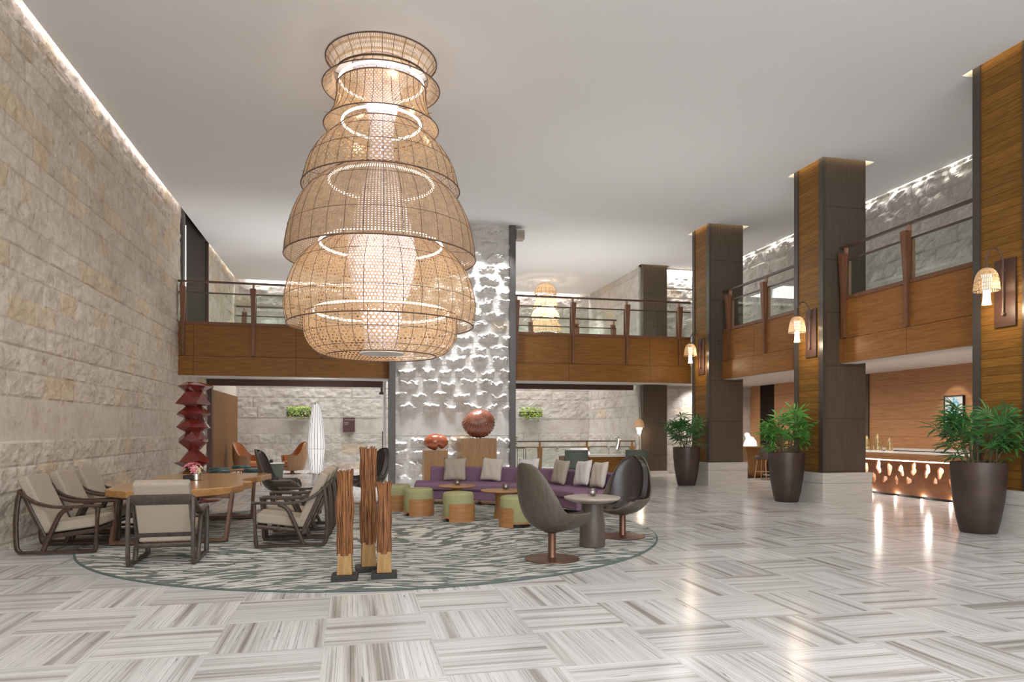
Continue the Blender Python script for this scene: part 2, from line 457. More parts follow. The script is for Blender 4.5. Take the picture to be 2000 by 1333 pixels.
M['leather_orange'] = plain('cognac_leather', (0.40, 0.135, 0.045), 0.4, noise=0.15, nscale=20)
M['copper'] = plain('bronze_swivel_base', (0.17, 0.085, 0.055), 0.36, metal=0.7, noise=0.18, nscale=5)
M['stone_top'] = plain('taupe_table_top', (0.40, 0.34, 0.285), 0.3, noise=0.06)
M['table_base'] = wood('dark_drum_base', (0.075, 0.056, 0.044), (0.11, 0.085, 0.066), (12, 12, 1), 0.35, world=False)
M['teal'] = plain('dark_teal_leather', (0.018, 0.062, 0.062), 0.35, noise=0.15)
M['teal_dull'] = plain('grey_green_upholstery', (0.12, 0.145, 0.12), 0.85, noise=0.12, nscale=50)
M['lamp_shade'] = None
M['nut'] = None
M['red'] = plain('oxblood_lacquer', (0.16, 0.020, 0.015), 0.14, spec=0.7, noise=0.2, nscale=2.0, coat=0.7)
M['twig'] = wood('reddish_twig_bark', (0.075, 0.022, 0.008), (0.36, 0.150, 0.050), (22, 22, 2.2), 0.65, world=False, nscale=1.8)
M['block'] = wood('pale_carved_timber', (0.28, 0.15, 0.050), (0.42, 0.25, 0.10), (10, 10, 1.5), 0.55, world=False)
M['white'] = plain('white_gloss', (0.80, 0.79, 0.77), 0.3, noise=0.01)
M['white_marble'] = plain('white_counter', (0.80, 0.77, 0.74), 0.25, noise=0.03, nscale=6)
M['silver'] = plain('brushed_silver', (0.66, 0.64, 0.60), 0.22, metal=1.0, noise=0.06)
M['gold'] = plain('pale_gold_mesh', (0.70, 0.54, 0.30), 0.3, metal=0.9, noise=0.2, nscale=18, bstr=0.5)
M['pink'] = plain('pink_petal', (0.72, 0.25, 0.32), 0.6, noise=0.3, nscale=30)
M['pale_petal'] = plain('cream_petal', (0.74, 0.60, 0.42), 0.6, noise=0.2, nscale=30)
M['cane'] = weave('open_cane', (0.68, 0.47, 0.28), 0.25, 'hex', 0.45)
M['cane_dense'] = weave('close_cane', (0.44, 0.32, 0.215), 0.62, 'grid', 0.35)
M['cane_light'] = weave('fine_cane', (0.70, 0.50, 0.31), 0.62, 'warp', 0.5)
M['cane_in'] = M['cane']
M['liner'] = weave('white_mesh_liner', (0.90, 0.86, 0.92), 0.42, 'hex', 0.5)
M['wire'] = plain('dark_brown_wire', (0.10, 0.055, 0.035), 0.5)
M['led'] = emit('led_ring_glow', (1.0, 0.90, 0.80), 7.0)
M['led_core'] = emit('lamp_core_glow', (0.93, 0.90, 1.0), 2.0)
M['cove'] = emit('cove_led', (1.0, 0.90, 0.82), 7.0)
M['cove_pink'] = emit('wall_cove_led', (1.0, 0.86, 0.92), 6.0)
M['cove_warm'] = emit('column_cove_led', (1.0, 0.80, 0.50), 10.0)
M['led_white'] = emit('counter_led', (1.0, 0.93, 0.84), 6.0)
M['shade_glow'] = emit('lantern_glow', (1.0, 0.97, 0.95), 1.0)
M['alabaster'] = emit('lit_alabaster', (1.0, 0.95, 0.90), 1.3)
M['desk_front'] = wood('brown_desk_front', (0.24, 0.095, 0.045), (0.33, 0.145, 0.070), (1, 1, 3), 0.4)
M['desk_back'] = plain('pale_lit_liner', (0.80, 0.66, 0.52), 0.8)
M['cane_glow'] = plain('amber_shade', (0.80, 0.50, 0.28), 0.6)
M['sign'] = plain('maroon_sign_panel', (0.085, 0.030, 0.028), 0.4, noise=0.05)


# ------------------------------------------------------------------ mesh helpers
class MB:
    def __init__(s):
        s.v = []; s.f = []; s.uv = []

    def add(s, vs, fs, uvs=None):
        n = len(s.v)
        s.v += [tuple(p) for p in vs]
        s.f += [tuple(i + n for i in f) for f in fs]
        if uvs:
            s.uv += uvs
        return s

    def box(s, x0, x1, y0, y1, z0, z1):
        return s.add([(x0, y0, z0), (x1, y0, z0), (x1, y1, z0), (x0, y1, z0), (x0, y0, z1), (x1, y0, z1), (x1, y1, z1), (x0, y1, z1)],
                     [(0, 3, 2, 1), (4, 5, 6, 7), (0, 1, 5, 4), (1, 2, 6, 5), (2, 3, 7, 6), (3, 0, 4, 7)])

    def hexa(s, b, t):
        """b, t: four bottom and four top points"""
        return s.add(list(b) + list(t), [(0, 3, 2, 1), (4, 5, 6, 7), (0, 1, 5, 4), (1, 2, 6, 5), (2, 3, 7, 6), (3, 0, 4, 7)])

    def prism(s, pts, z0, z1):
        n = len(pts)
        return s.add([(x, y, z0) for x, y in pts] + [(x, y, z1) for x, y in pts],
                     [tuple(range(n - 1, -1, -1)), tuple(range(n, 2 * n))] + [(i, (i + 1) % n, n + (i + 1) % n, n + i) for i in range(n)])

    def lathe(s, prof, n=32, c=(0, 0), cap0=True, cap1=True, closed=False):
        """prof: list of (r, z)"""
        vs = []; fs = []
        for r, z in prof:
            for k in range(n):
                a = 2 * PI * k / n
                vs.append((c[0] + r * math.cos(a), c[1] + r * math.sin(a), z))
        m = len(prof)
        for j in range(m - 1 + (1 if closed else 0)):
            j2 = (j + 1) % m
            for k in range(n):
                k2 = (k + 1) % n
                fs.append((j * n + k, j * n + k2, j2 * n + k2, j2 * n + k))
        if not closed:
            if cap0: fs.append(tuple(range(n - 1, -1, -1)))
            if cap1: fs.append(tuple((m - 1) * n + k for k in range(n)))
        return s.add(vs, fs)

    def tube(s, path, r, n=8, cap=True, closed=False):
        """r: number or list"""
        P = [Vector(p) for p in path]
        m = len(P)
        vs = []; fs = []
        up = None
        for i in range(m):
            if closed:
                t = P[(i + 1) % m] - P[i - 1]
            else:
                t = P[min(i + 1, m - 1)] - P[max(i - 1, 0)]
            t.normalize()
            if up is None:
                up = Vector((0, 0, 1)) if abs(t.z) < 0.9 else Vector((1, 0, 0))
            a = t.cross(up); a.normalize(); b = a.cross(t); b.normalize(); up = b
            rr = r[i] if isinstance(r, (list, tuple)) else r
            for k in range(n):
                q = 2 * PI * k / n
                vs.append(P[i] + a * (math.cos(q) * rr) + b * (math.sin(q) * rr))
        for i in range(m if closed else m - 1):
            i2 = (i + 1) % m
            for k in range(n):
                k2 = (k + 1) % n
                fs.append((i * n + k, i * n + k2, i2 * n + k2, i2 * n + k))
        if cap and not closed:
            fs.append(tuple(range(n - 1, -1, -1))); fs.append(tuple((m - 1) * n + k for k in range(n)))
        return s.add(vs, fs)

    def bar(s, path, w, h, side=(0, 1, 0), rnd=0.3, closed=False):
        """a bar of rounded rectangular section w (along side) x h, swept along path; w and h may be lists"""
        P = [Vector(p) for p in path]
        S = Vector(side).normalized()
        m = len(P); vs = []; fs = []
        prof = [(1, 1 - rnd), (1 - rnd, 1), (rnd - 1, 1), (-1, 1 - rnd), (-1, rnd - 1), (rnd - 1, -1), (1 - rnd, -1), (1, rnd - 1)]
        n = 8
        for i in range(m):
            if closed: t = P[(i + 1) % m] - P[i - 1]
            else: t = P[min(i + 1, m - 1)] - P[max(i - 1, 0)]
            t.normalize()
            b = t.cross(S); b.normalize()
            sd = b.cross(t)
            ww = w[i] if isinstance(w, (list, tuple)) else w
            hh = h[i] if isinstance(h, (list, tuple)) else h
            for (pa, pb) in prof:
                vs.append(P[i] + sd * (pa * ww / 2) + b * (pb * hh / 2))
        for i in range(m if closed else m - 1):
            i2 = (i + 1) % m
            for k in range(n):
                k2 = (k + 1) % n
                fs.append((i * n + k, i * n + k2, i2 * n + k2, i2 * n + k))
        if not closed:
            fs.append(tuple(range(n - 1, -1, -1))); fs.append(tuple((m - 1) * n + k for k in range(n)))
        return s.add(vs, fs)

    def ball(s, c, r, n=12, m=8, fn=None):
        vs = []; fs = []
        rx, ry, rz = r if isinstance(r, (tuple, list)) else (r, r, r)
        for j in range(m + 1):
            th = PI * j / m
            for k in range(n):
                a = 2 * PI * k / n
                d = Vector((math.sin(th) * math.cos(a), math.sin(th) * math.sin(a), math.cos(th)))
                q = fn(d) if fn else 1.0
                vs.append((c[0] + d.x * rx * q, c[1] + d.y * ry * q, c[2] + d.z * rz * q))
        for j in range(m):
            for k in range(n):
                k2 = (k + 1) % n
                fs.append((j * n + k, (j + 1) * n + k, (j + 1) * n + k2, j * n + k2))
        return s.add(vs, fs)

    def xf(s, mat):
        s.v = [tuple(mat @ Vector(p)) for p in s.v]
        return s

    def build(s, name, mat, parent=None, smooth=False, bevel=0.0, seg=2, loc=None, rz=0.0, sharp=35, subsurf=0):
        me = bpy.data.meshes.new(name)
        me.from_pydata(s.v, [], s.f)
        me.validate(verbose=False)
        if s.uv:
            ul = me.uv_layers.new(name='UVMap')
            for p in me.polygons:
                for li in p.loop_indices:
                    pass
            flat = []
            for p in me.polygons:
                flat += [c for uvp in s.uv[p.index] for c in uvp]
            if len(flat) == len(ul.data) * 2:
                ul.data.foreach_set('uv', flat)
        me.materials.append(mat)
        if smooth:
            me.polygons.foreach_set('use_smooth', [True] * len(me.polygons))
            if sharp:
                me.set_sharp_from_angle(angle=math.radians(sharp))
        o = bpy.data.objects.new(name, me)
        COL.objects.link(o)
        if loc is not None: o.location = loc
        o.rotation_euler = (0, 0, rz)
        if bevel:
            b = o.modifiers.new('bevel', 'BEVEL'); b.width = bevel; b.segments = seg; b.limit_method = 'ANGLE'; b.angle_limit = math.radians(40)
        if subsurf:
            q = o.modifiers.new('sub', 'SUBSURF'); q.levels = subsurf; q.render_levels = subsurf
        if parent is not None: o.parent = parent
        return o


def tag(o, label=None, cat=None, group=None, kind=None):
    if label: o['label'] = label
    if cat: o['category'] = cat
    if group: o['group'] = group
    if kind: o['kind'] = kind
    return o


def thing(name, label, cat, loc=(0, 0, 0), rz=0.0, group=None):
    o = bpy.data.objects.new(name, None); COL.objects.link(o)
    o.empty_display_size = 0.2
    o.location = loc; o.rotation_euler = (0, 0, rz)
    return tag(o, label, cat, group)


def struct(o):
    o['kind'] = 'structure'
    return o


def copy_tree(o, parent=None, depth=0):
    c = o.copy(); COL.objects.link(c)
    if parent is not None: c.parent = parent
    for ch in [x for x in KIDS.get(o.name, [])]:
        copy_tree(ch, c, depth + 1)
    return c


KIDS = {}


def index_kids():
    KIDS.clear()
    for x in bpy.data.objects:
        if x.parent: KIDS.setdefault(x.parent.name, []).append(x)


def dup(root, loc, rz, label, group=None):
    index_kids()
    r = copy_tree(root)
    r.location = loc; r.rotation_euler = (0, 0, rz); r['label'] = label
    if group: r['group'] = group
    return r


def lerp(a, b, t):
    return a + (b - a) * t


def smooth_path(pts, n=6):
    """Catmull-Rom through the points"""
    P = [Vector(p) for p in pts]
    out = []
    for i in range(len(P) - 1):
        p0 = P[max(i - 1, 0)]; p1 = P[i]; p2 = P[i + 1]; p3 = P[min(i + 2, len(P) - 1)]
        for k in range(n):
            t = k / n
            out.append(0.5 * ((2 * p1) + (p2 - p0) * t + (2 * p0 - 5 * p1 + 4 * p2 - p3) * t * t + (3 * p1 - p0 - 3 * p2 + p3) * t ** 3))
    out.append(P[-1])
    return out


# ------------------------------------------------------------------ rough stone walls (real relief)
def vnoise(x, y, seed):
    xi = np.floor(x).astype(np.int64); yi = np.floor(y).astype(np.int64)
    xf = x - xi; yf = y - yi
    xf = xf * xf * (3 - 2 * xf); yf = yf * yf * (3 - 2 * yf)

    def h(a, b):
        n = (a * 374761393 + b * 668265263 + seed * 982451653) & 0x7fffffff
        n = ((n ^ (n >> 13)) * 1274126177) & 0x7fffffff
        return ((n ^ (n >> 16)) & 0xffff) / 65535.0
    return (h(xi, yi) * (1 - xf) + h(xi + 1, yi) * xf) * (1 - yf) + (h(xi, yi + 1) * (1 - xf) + h(xi + 1, yi + 1) * xf) * yf


def fbm(x, y, seed, oct=4):
    s = 0; a = 0.5; t = 0
    for k in range(oct):
        s = s + a * vnoise(x * 2 ** k, y * 2 ** k, seed + k); t += a; a *= 0.5
    return s / t


def stone_wall(name, origin, udir, ndir, width, z0, z1, res=0.05, row=0.31, blk=(0.35, 0.8), amp=0.05, rock=1.0, mat='stone',
               seed=1, band=(1.44, 2.07), tone=(0.62, 0.585, 0.53), yellow=0.10, zres=None, style='chisel', joint=0.018):
    """grid of relief in front of a flat backing. udir along the wall, ndir out of it."""
    rng = np.random.RandomState(seed)
    zres = zres or res
    nu = int(width / res) + 1; nz = int((z1 - z0) / zres) + 1
    u = np.linspace(0, width, nu); z = np.linspace(z0, z1, nz)
    U, Z = np.meshgrid(u, z)
    # rows aligned so that courses meet the band edges
    rows = []
    zz = band[0]
    while zz > z0 - row: zz -= row; rows.append(zz)
    rows = sorted(rows) + ([band[0], band[1]] if band[1] > z0 else [])
    zz = band[1]
    while zz < z1 + row: zz += row; rows.append(zz)
    rows = sorted(set(rows))
    hgt = np.zeros_like(U); jit = np.zeros_like(U)
    tone_a = np.zeros(U.shape + (3,)); tone_a[:] = tone
    for r in range(len(rows) - 1):
        a, b = rows[r], rows[r + 1]
        sel = (z >= a) & (z < b)
        if not sel.any(): continue
        if abs(a - band[0]) < 1e-6:
            hgt[sel] = 0.012; tone_a[sel] = np.array(tone) * 1.02
            # wide smooth slabs
            continue
        x = -rng.uniform(0, blk[1])
        while x < width:
            w = rng.uniform(*blk)
            cs = (u >= x) & (u < x + w)
            if cs.any():
                ii = np.ix_(sel, cs)
                uu = (U[ii] - x) / w; vv = (Z[ii] - a) / (b - a)
                edge = np.minimum(np.minimum(uu, 1 - uu) * w, np.minimum(vv, 1 - vv) * (b - a))
                rise = np.clip(edge / joint, 0, 1) ** 0.5
                if style == 'nose':
                    # split face: a flat margin, then a rough ledge that juts out about mid height and slopes back below
                    wob = fbm(U[ii] * 5.0 + 3.3 * r, Z[ii] * 0.0 + r * 1.7, seed + 31, 3)
                    Lh = rng.uniform(0.50, 0.66) + (wob - 0.5) * 0.85
                    up_ = np.clip((vv - 0.06) / np.maximum(Lh - 0.06, 0.05), 0, 1) ** 1.1
                    dn = np.clip(1 - (vv - Lh) / 0.16, 0, 1)
                    prof_ = np.where(vv < Lh, up_, dn)
                    lat = np.clip(np.minimum(uu - rng.uniform(0.0, 0.12), rng.uniform(0.88, 1.0) - uu) / 0.16, 0, 1)
                    lat = lat * lat * (3 - 2 * lat)
                    rough = fbm(U[ii] * 11.0, Z[ii] * 15.0, seed + 7, 4)
                    hgt[ii] = 0.006 * rise + amp * prof_ * lat * (0.15 + 1.6 * rough) * rng.uniform(0.75, 1.2) + 0.014 * (rough - 0.4)
                else:
                    fac = np.full_like(uu, 9.0)
                    for k in range(5):
                        ang = rng.uniform(0, 2 * PI)
                        fac = np.minimum(fac, 0.9 + rng.uniform(0, 0.6) + rock * 1.5 * (np.cos(ang) * (uu - rng.uniform(0.3, 0.7)) + np.sin(ang) * (vv - rng.uniform(0.3, 0.7))))
                    nz_ = fbm((U[ii]) * 5.0, Z[ii] * 7.0, seed + 11, 5)
                    hh = 0.30 + 0.10 * rng.rand() + np.clip(fac, 0.05, 1.4) * 0.30 * rock + (nz_ - 0.4) * 1.5
                    hgt[ii] = amp * (0.30 + 0.70 * rise) * np.clip(hh, 0.12, 2)
                g = rng.uniform(0.93, 1.05)
                c = np.array(tone) * g
                if rng.rand() < yellow:
                    c = c * np.array([1.02, 0.945, 0.82])
                elif rng.rand() < yellow:
                    c = c * np.array([1.02, 0.97, 0.88])
                tone_a[ii] = c * np.where(edge < min(0.012, res * 0.4), 0.84, 1.0)[..., None]
            x += w
    O = np.array(origin, float); ud = np.array(udir, float); nd = np.array(ndir, float)
    P = O + U[..., None] * ud + hgt[..., None] * nd
    P[..., 2] = Z
    V = P.reshape(-1, 3)
    idx = np.arange(nu * nz).reshape(nz, nu)
    q = np.stack([idx[:-1, :-1], idx[:-1, 1:], idx[1:, 1:], idx[1:, :-1]], -1).reshape(-1, 4)
    # normals must face ndir
    cr = np.cross(ud, (0, 0, 1))
    if np.dot(cr, nd) < 0: q = q[:, ::-1]
    me = bpy.data.meshes.new(name)
    # close the back so the wall is a solid body
    T = 0.12
    corners = [tuple(O + ud * s + nd * (-T) + np.array((0, 0, zc - O[2]))) for s, zc in ((0, z0), (width, z0), (width, z1), (0, z1))]
    nv = len(V)
    allv = [tuple(p) for p in V] + corners
    fs = [tuple(int(i) for i in f) for f in q]
    e_bot = [int(i) for i in idx[0, :]]; e_top = [int(i) for i in idx[-1, :]]
    e_l = [int(i) for i in idx[:, 0]]; e_r = [int(i) for i in idx[:, -1]]
    fs.append(tuple([nv, nv + 1] + e_bot[::-1])); fs.append(tuple([nv + 3] + e_top + [nv + 2]))
    fs.append(tuple([nv, nv + 3] + e_l[::-1])); fs.append(tuple([nv + 1] + e_r + [nv + 2]))
    fs.append((nv, nv + 1, nv + 2, nv + 3))
    me.from_pydata(allv, [], fs)
    at = me.color_attributes.new('block_tone', 'FLOAT_COLOR', 'POINT')
    cols = np.ones((nv + 4, 4)); cols[:nv, :3] = tone_a.reshape(-1, 3); cols[nv:, :3] = tone
    at.data.foreach_set('color', cols.ravel())
    me.materials.append(M[mat])
    o = bpy.data.objects.new(name, me); COL.objects.link(o)
    o['kind'] = 'structure'
    return o


# ================================================================== THE SETTING
XL = -4.55      # left wall
XC0, XC1 = 10.03, 11.08   # columns
XG = 10.41      # gallery fascia face
XU = 13.07      # upper right wall
XR = 14.60      # reception wall
YB = 20.15      # front of the bridge
YB2 = 24.10     # rear of the bridge
YF = 29.3       # far wall
YE = 23.75      # end wall on the right
COLS = [(8.6, 1.0), (13.4, 1.0), (18.4, 1.0)]
COL_BACK = (23.45, 0.35)

struct(MB().box(XL - 0.3, XR + 0.3, -6.2, YF + 0.3, -0.2, 0).build('floor', M['floor']))


def rects_with_holes(x0, x1, y0, y1, holes):
    xs = sorted({x0, x1} | {h[0] for h in holes} | {h[1] for h in holes})
    ys = sorted({y0, y1} | {h[2] for h in holes} | {h[3] for h in holes})
    for i in range(len(xs) - 1):
        for j in range(len(ys) - 1):
            cx = (xs[i] + xs[i + 1]) / 2; cy = (ys[j] + ys[j + 1]) / 2
            if any(h[0] < cx < h[1] and h[2] < cy < h[3] for h in holes): continue
            if x0 < cx < x1 and y0 < cy < y1:
                yield xs[i], xs[i + 1], ys[j], ys[j + 1]


GAP = 0.13
holes = [(XC0 - GAP, XC1 + GAP, y - GAP, y + d + GAP) for y, d in COLS]
holes.append((XC0 + 0.0, XC1 + GAP, COL_BACK[0] - GAP, YE))
cm = MB()
for r in rects_with_holes(XL + 0.13, XU - 0.12, -6.2, YF - 0.14, holes):
    cm.box(r[0], r[1], r[2], r[3], CEIL, CEIL + 0.12)
struct(cm.build('ceiling', M['ceiling']))
struct(MB().box(XL - 0.3, XR + 0.3, -6.2, YF + 0.3, CEIL + 0.30, CEIL + 0.4).build('roof_slab', M['ceiling']))

# left stone wall and the dark cased opening at bridge level
stone_wall('wall_left', (XL, -1.5, 0), (0, 1, 0), (1, 0, 0), YB + 0.35 + 1.5, 0, CEIL + 0.3, res=0.032, row=0.345, blk=(0.36, 0.86), amp=0.044, rock=0.8, seed=3, tone=(0.62, 0.575, 0.51), yellow=0.10)
stone_wall('wall_left.001', (XL, YB + 0.35, 0), (0, 1, 0), (1, 0, 0), YB2 - YB - 0.5, 0, 3.24, res=0.06, row=0.315, amp=0.05, seed=4)
stone_wall('wall_left.002', (XL, YB2 - 0.15, 3.3), (0, 1, 0), (1, 0, 0), YF - YB2 + 0.15, 3.3, CEIL + 0.3, res=0.06, row=0.40, amp=0.06, seed=5)
stone_wall('wall_back', (XL, YF, 0), (1, 0, 0), (0, -1, 0), 10.15 - XL, 0, CEIL + 0.3, res=0.055, row=0.40, blk=(0.6, 1.3), amp=0.045, rock=0.7, mat='stone_cool', seed=6, tone=(0.62, 0.59, 0.555), yellow=0.04)
stone_wall('wall_back_side', (10.15, YE, 0), (0, 1, 0), (-1, 0, 0), YF - YE, 0, CEIL + 0.3, res=0.06, row=0.40, blk=(0.6, 1.3), amp=0.045, rock=0.7, mat='stone_cool', seed=8, tone=(0.64, 0.615, 0.58), yellow=0.04)
stone_wall('wall_end', (10.3, YE, 0), (1, 0, 0), (0, -1, 0), XR + 0.1 - 10.3, 0, CEIL + 0.3, res=0.05, row=0.36, amp=0.045, rock=0.7, mat='stone_cool', seed=9, tone=(0.64, 0.615, 0.58), yellow=0.04)
stone_wall('wall_gallery', (XU, 3.0, 3.6), (0, 1, 0), (-1, 0, 0), YE - 3.0, 3.6, CEIL + 0.3, res=0.05, row=0.42, blk=(0.7, 1.5), amp=0.10, rock=0.9, mat='stone_cool', seed=12, tone=(0.66, 0.635, 0.60), yellow=0.03, band=(4.9, 5.35))
dk = MB().box(XL - 0.02, XL + 0.03, YB + 0.34, YB2 - 0.16, 3.3, CEIL + 0.3)
struct(dk.build('wall_left_dark_recess', M['darkpanel']))
MBf = MB().box(XL - 0.05, XL + 0.10, YB + 0.33, YB + 0.55, 3.3, CEIL + 0.1)
struct(MBf.build('trim_1', M['frame_metal']))
struct(MB().box(XL, XL + 0.07, YB + 0.75, YB + 0.77, 4.3, CEIL - 0.25).build('trim_2', M['cove']))
struct(MB().box(XL, XL + 0.09, YB2 - 0.22, YB2 - 0.12, 3.3, CEIL + 0.1).build('trim_3', M['brownbeam']))

# right side: reception wall, with a dark pilaster, wood beyond and a dark doorway
rw = MB().box(XR, XR + 0.1, 3.0, 17.5, 0, 3.22).box(XR, XR + 0.1, 17.9, 22.2, 0, 3.22).box(XR, XR + 0.1, 23.1, YE, 0, 3.22)
struct(rw.build('wall_right', M['wallwood']))
struct(MB().box(XR - 0.05, XR + 0.1, 17.5, 17.9, 0, 3.22).build('trim_4', M['bronze']))
struct(MB().box(XR + 0.02, XR + 0.1, 22.2, 23.1, 0, 3.22).build('door_1', M['darkpanel']))
struct(MB().box(XR + 0.1, XR + 0.3, 3.0, YE, 0, CEIL).build('wall_right_backing', M['plaster']))

# bridge and gallery slabs
sl = MB().box(XL - 0.0, XG + 0.05, YB + 0.07, YB2 - 0.07, 3.22, 3.60)
struct(sl.build('floor_bridge', M['soffit']))
gl = MB().box(XG + 0.05, XR, 3.0, YE, 3.22, 3.60)
struct(gl.build('floor_gallery', M['soffit']))
struct(MB().box(XG + 0.06, XG + 0.46, 3.0, YB - 0.05, 3.05, 3.22).box(XL + 0.02, 1.0, YB + 0.08, YB + 0.36, 3.04, 3.22).box(4.6, XG, YB + 0.08, YB + 0.36, 3.04, 3.22).build('trim_5', M['soffit']))
# rear dark lintel under the bridge, cased opening on the left
lt = MB().box(XL + 0.05, 1.0, YB2 - 0.25, YB2 - 0.02, 3.02, 3.24).box(4.62, 9.95, YB2 - 0.25, YB2 - 0.02, 3.04, 3.24)
struct(lt.build('trim_6', M['brownbeam']))
struct(MB().box(XL + 0.06, XL + 0.20, YB2 - 0.25, YB2 - 0.02, 0, 3.02).build('trim_7', M['brownbeam']))
# beige wall with veneer door in the rear lounge
struct(MB().box(XL - 0.05, XL + 0.10, YB2, YF, 0, 3.3).build('wall_left_rear', M['plaster']))
dw = struct(MB().box(XL + 0.10, XL + 0.16, YB2 + 0.25, YF - 0.08, 0, 2.90).build('door_2', M['doorwood']))

# the tall stone pier framed in steel
stone_wall('wall_pier', (1.16, 19.86, 0), (1, 0, 0), (0, -1, 0), 3.28, 0, CEIL + 0.02, res=0.018, row=0.335, blk=(0.42, 0.78), amp=0.12, rock=1.0, mat='stone_cool', seed=21, tone=(0.66, 0.645, 0.625), yellow=0.03, style='nose', band=(1.43, 2.08))
struct(MB().box(1.16, 4.44, 19.99, 20.35, 0, CEIL).build('wall_pier_core', M['frame_metal']))
struct(MB().box(1.00, 1.17, 19.70, 20.4, 0, CEIL).build('trim_8', M['frame_metal']))
struct(MB().box(4.43, 4.60, 19.70, 20.4, 0, CEIL).build('trim_9', M['frame_metal']))

# columns: bronze faces, a teak boarded face with steel edges, a travertine plinth
def column(y0, d, lab):
    x0, x1 = XC0, XC1
    t = thing('column', lab, 'column')
    t['kind'] = 'structure'
    top = CEIL + 0.29
    MB().box(x0 + 0.02, x1, y0, y0 + d, 0.66, top).build('bronze_cladding', M['bronze'], t)
    MB().box(x0 - 0.015, x0 + 0.02, y0 + 0.13, y0 + d - 0.13, 0.66, top).build('boarded_face', M['plank'], t)
    for a in (y0 - 0.012, y0 + d - 0.13):
        MB().box(x0 - 0.04, x0 + 0.03, a, a + 0.14, 0.66, top).build('steel_edge', M['bronze_edge'], t)
    p = MB().box(x0 - 0.11, x1 + 0.09, y0 - 0.10, y0 + d + 0.10, 0.0, 0.425)
    p.box(x0 - 0.095, x1 + 0.075, y0 - 0.085, y0 + d + 0.085, 0.425, 0.445)
    p.box(x0 - 0.11, x1 + 0.09, y0 - 0.10, y0 + d + 0.10, 0.445, 0.66)
    p.build('plinth', M['plinth'], t)
    g = 0.065
    m = MB()
    zz = CEIL + 0.14
    for (a, b, c_, e) in ((x0 - g - 0.02, x1 + g + 0.02, y0 - g - 0.03, y0 - g), (x0 - g - 0.02, x1 + g + 0.02, y0 + d + g, y0 + d + g + 0.03),
                          (x0 - g - 0.03, x0 - g, y0 - g, y0 + d + g), (x1 + g, x1 + g + 0.03, y0 - g, y0 + d + g)):
        m.box(a, b, c_, e, zz, zz + 0.03)
    m.build('cove_light', M['cove_warm'], t)
    return t


column(*COLS[0], 'tall column at the right picture edge, teak boarded face and bronze cladding')
column(*COLS[1], 'tall bronze clad column with teak boarded side, middle one of the row on the right')
column(*COLS[2], 'bronze clad column with teak boarded side, far end of the hall row by the bridge')
t = thing('column', 'plain dark bronze column rising beyond the bridge beside the rear stone wall', 'column'); t['kind'] = 'structure'
MB().box(10.16, XC1, COL_BACK[0], YE - 0.09, 0.12, 3.21).box(10.16, XC1, COL_BACK[0], YE - 0.09, 3.61, CEIL + 0.29).build('bronze_cladding', M['bronze'], t)
MB().box(10.16, XC1 + 0.03, COL_BACK[0] - 0.04, YE - 0.09, 0, 0.12).build('plinth', M['plinth'], t)
MB().box(10.12, XC1 + 0.1, COL_BACK[0] - 0.09, COL_BACK[0] - 0.06, CEIL + 0.14, CEIL + 0.17).build('cove_light', M['cove_warm'], t)
# slot lights where walls meet the ceiling
struct(MB().box(XL + 0.06, XL + 0.10, -1.5, YB + 0.2, CEIL + 0.16, CEIL + 0.19).build('trim_10', M['cove_pink']))
struct(MB().box(XL + 0.06, XL + 0.10, YB2, YF - 0.2, CEIL + 0.16, CEIL + 0.19).build('trim_11', M['cove']))
struct(MB().box(XL + 0.2, 10.0, YF - 0.10, YF - 0.06, CEIL + 0.16, CEIL + 0.19).build('trim_12', M['cove']))
struct(MB().box(XU - 0.09, XU - 0.05, 3.0, YE - 0.2, CEIL + 0.16, CEIL + 0.19).build('trim_13', M['cove']))
struct(MB().box(10.02, 10.05, YE, YF - 0.2, CEIL + 0.16, CEIL + 0.19).build('trim_14', M['cove']))
# left side return of the entrance half
struct(MB().box(XL - 0.2, XL, -6.2, -1.5, 0, CEIL + 0.3).build('wall_left_entrance', M['plaster']))
struct(MB().box(XR + 0.1, XR + 0.3, -6.2, 3.0, 0, CEIL + 0.3).build('wall_right_entrance', M['plaster']))


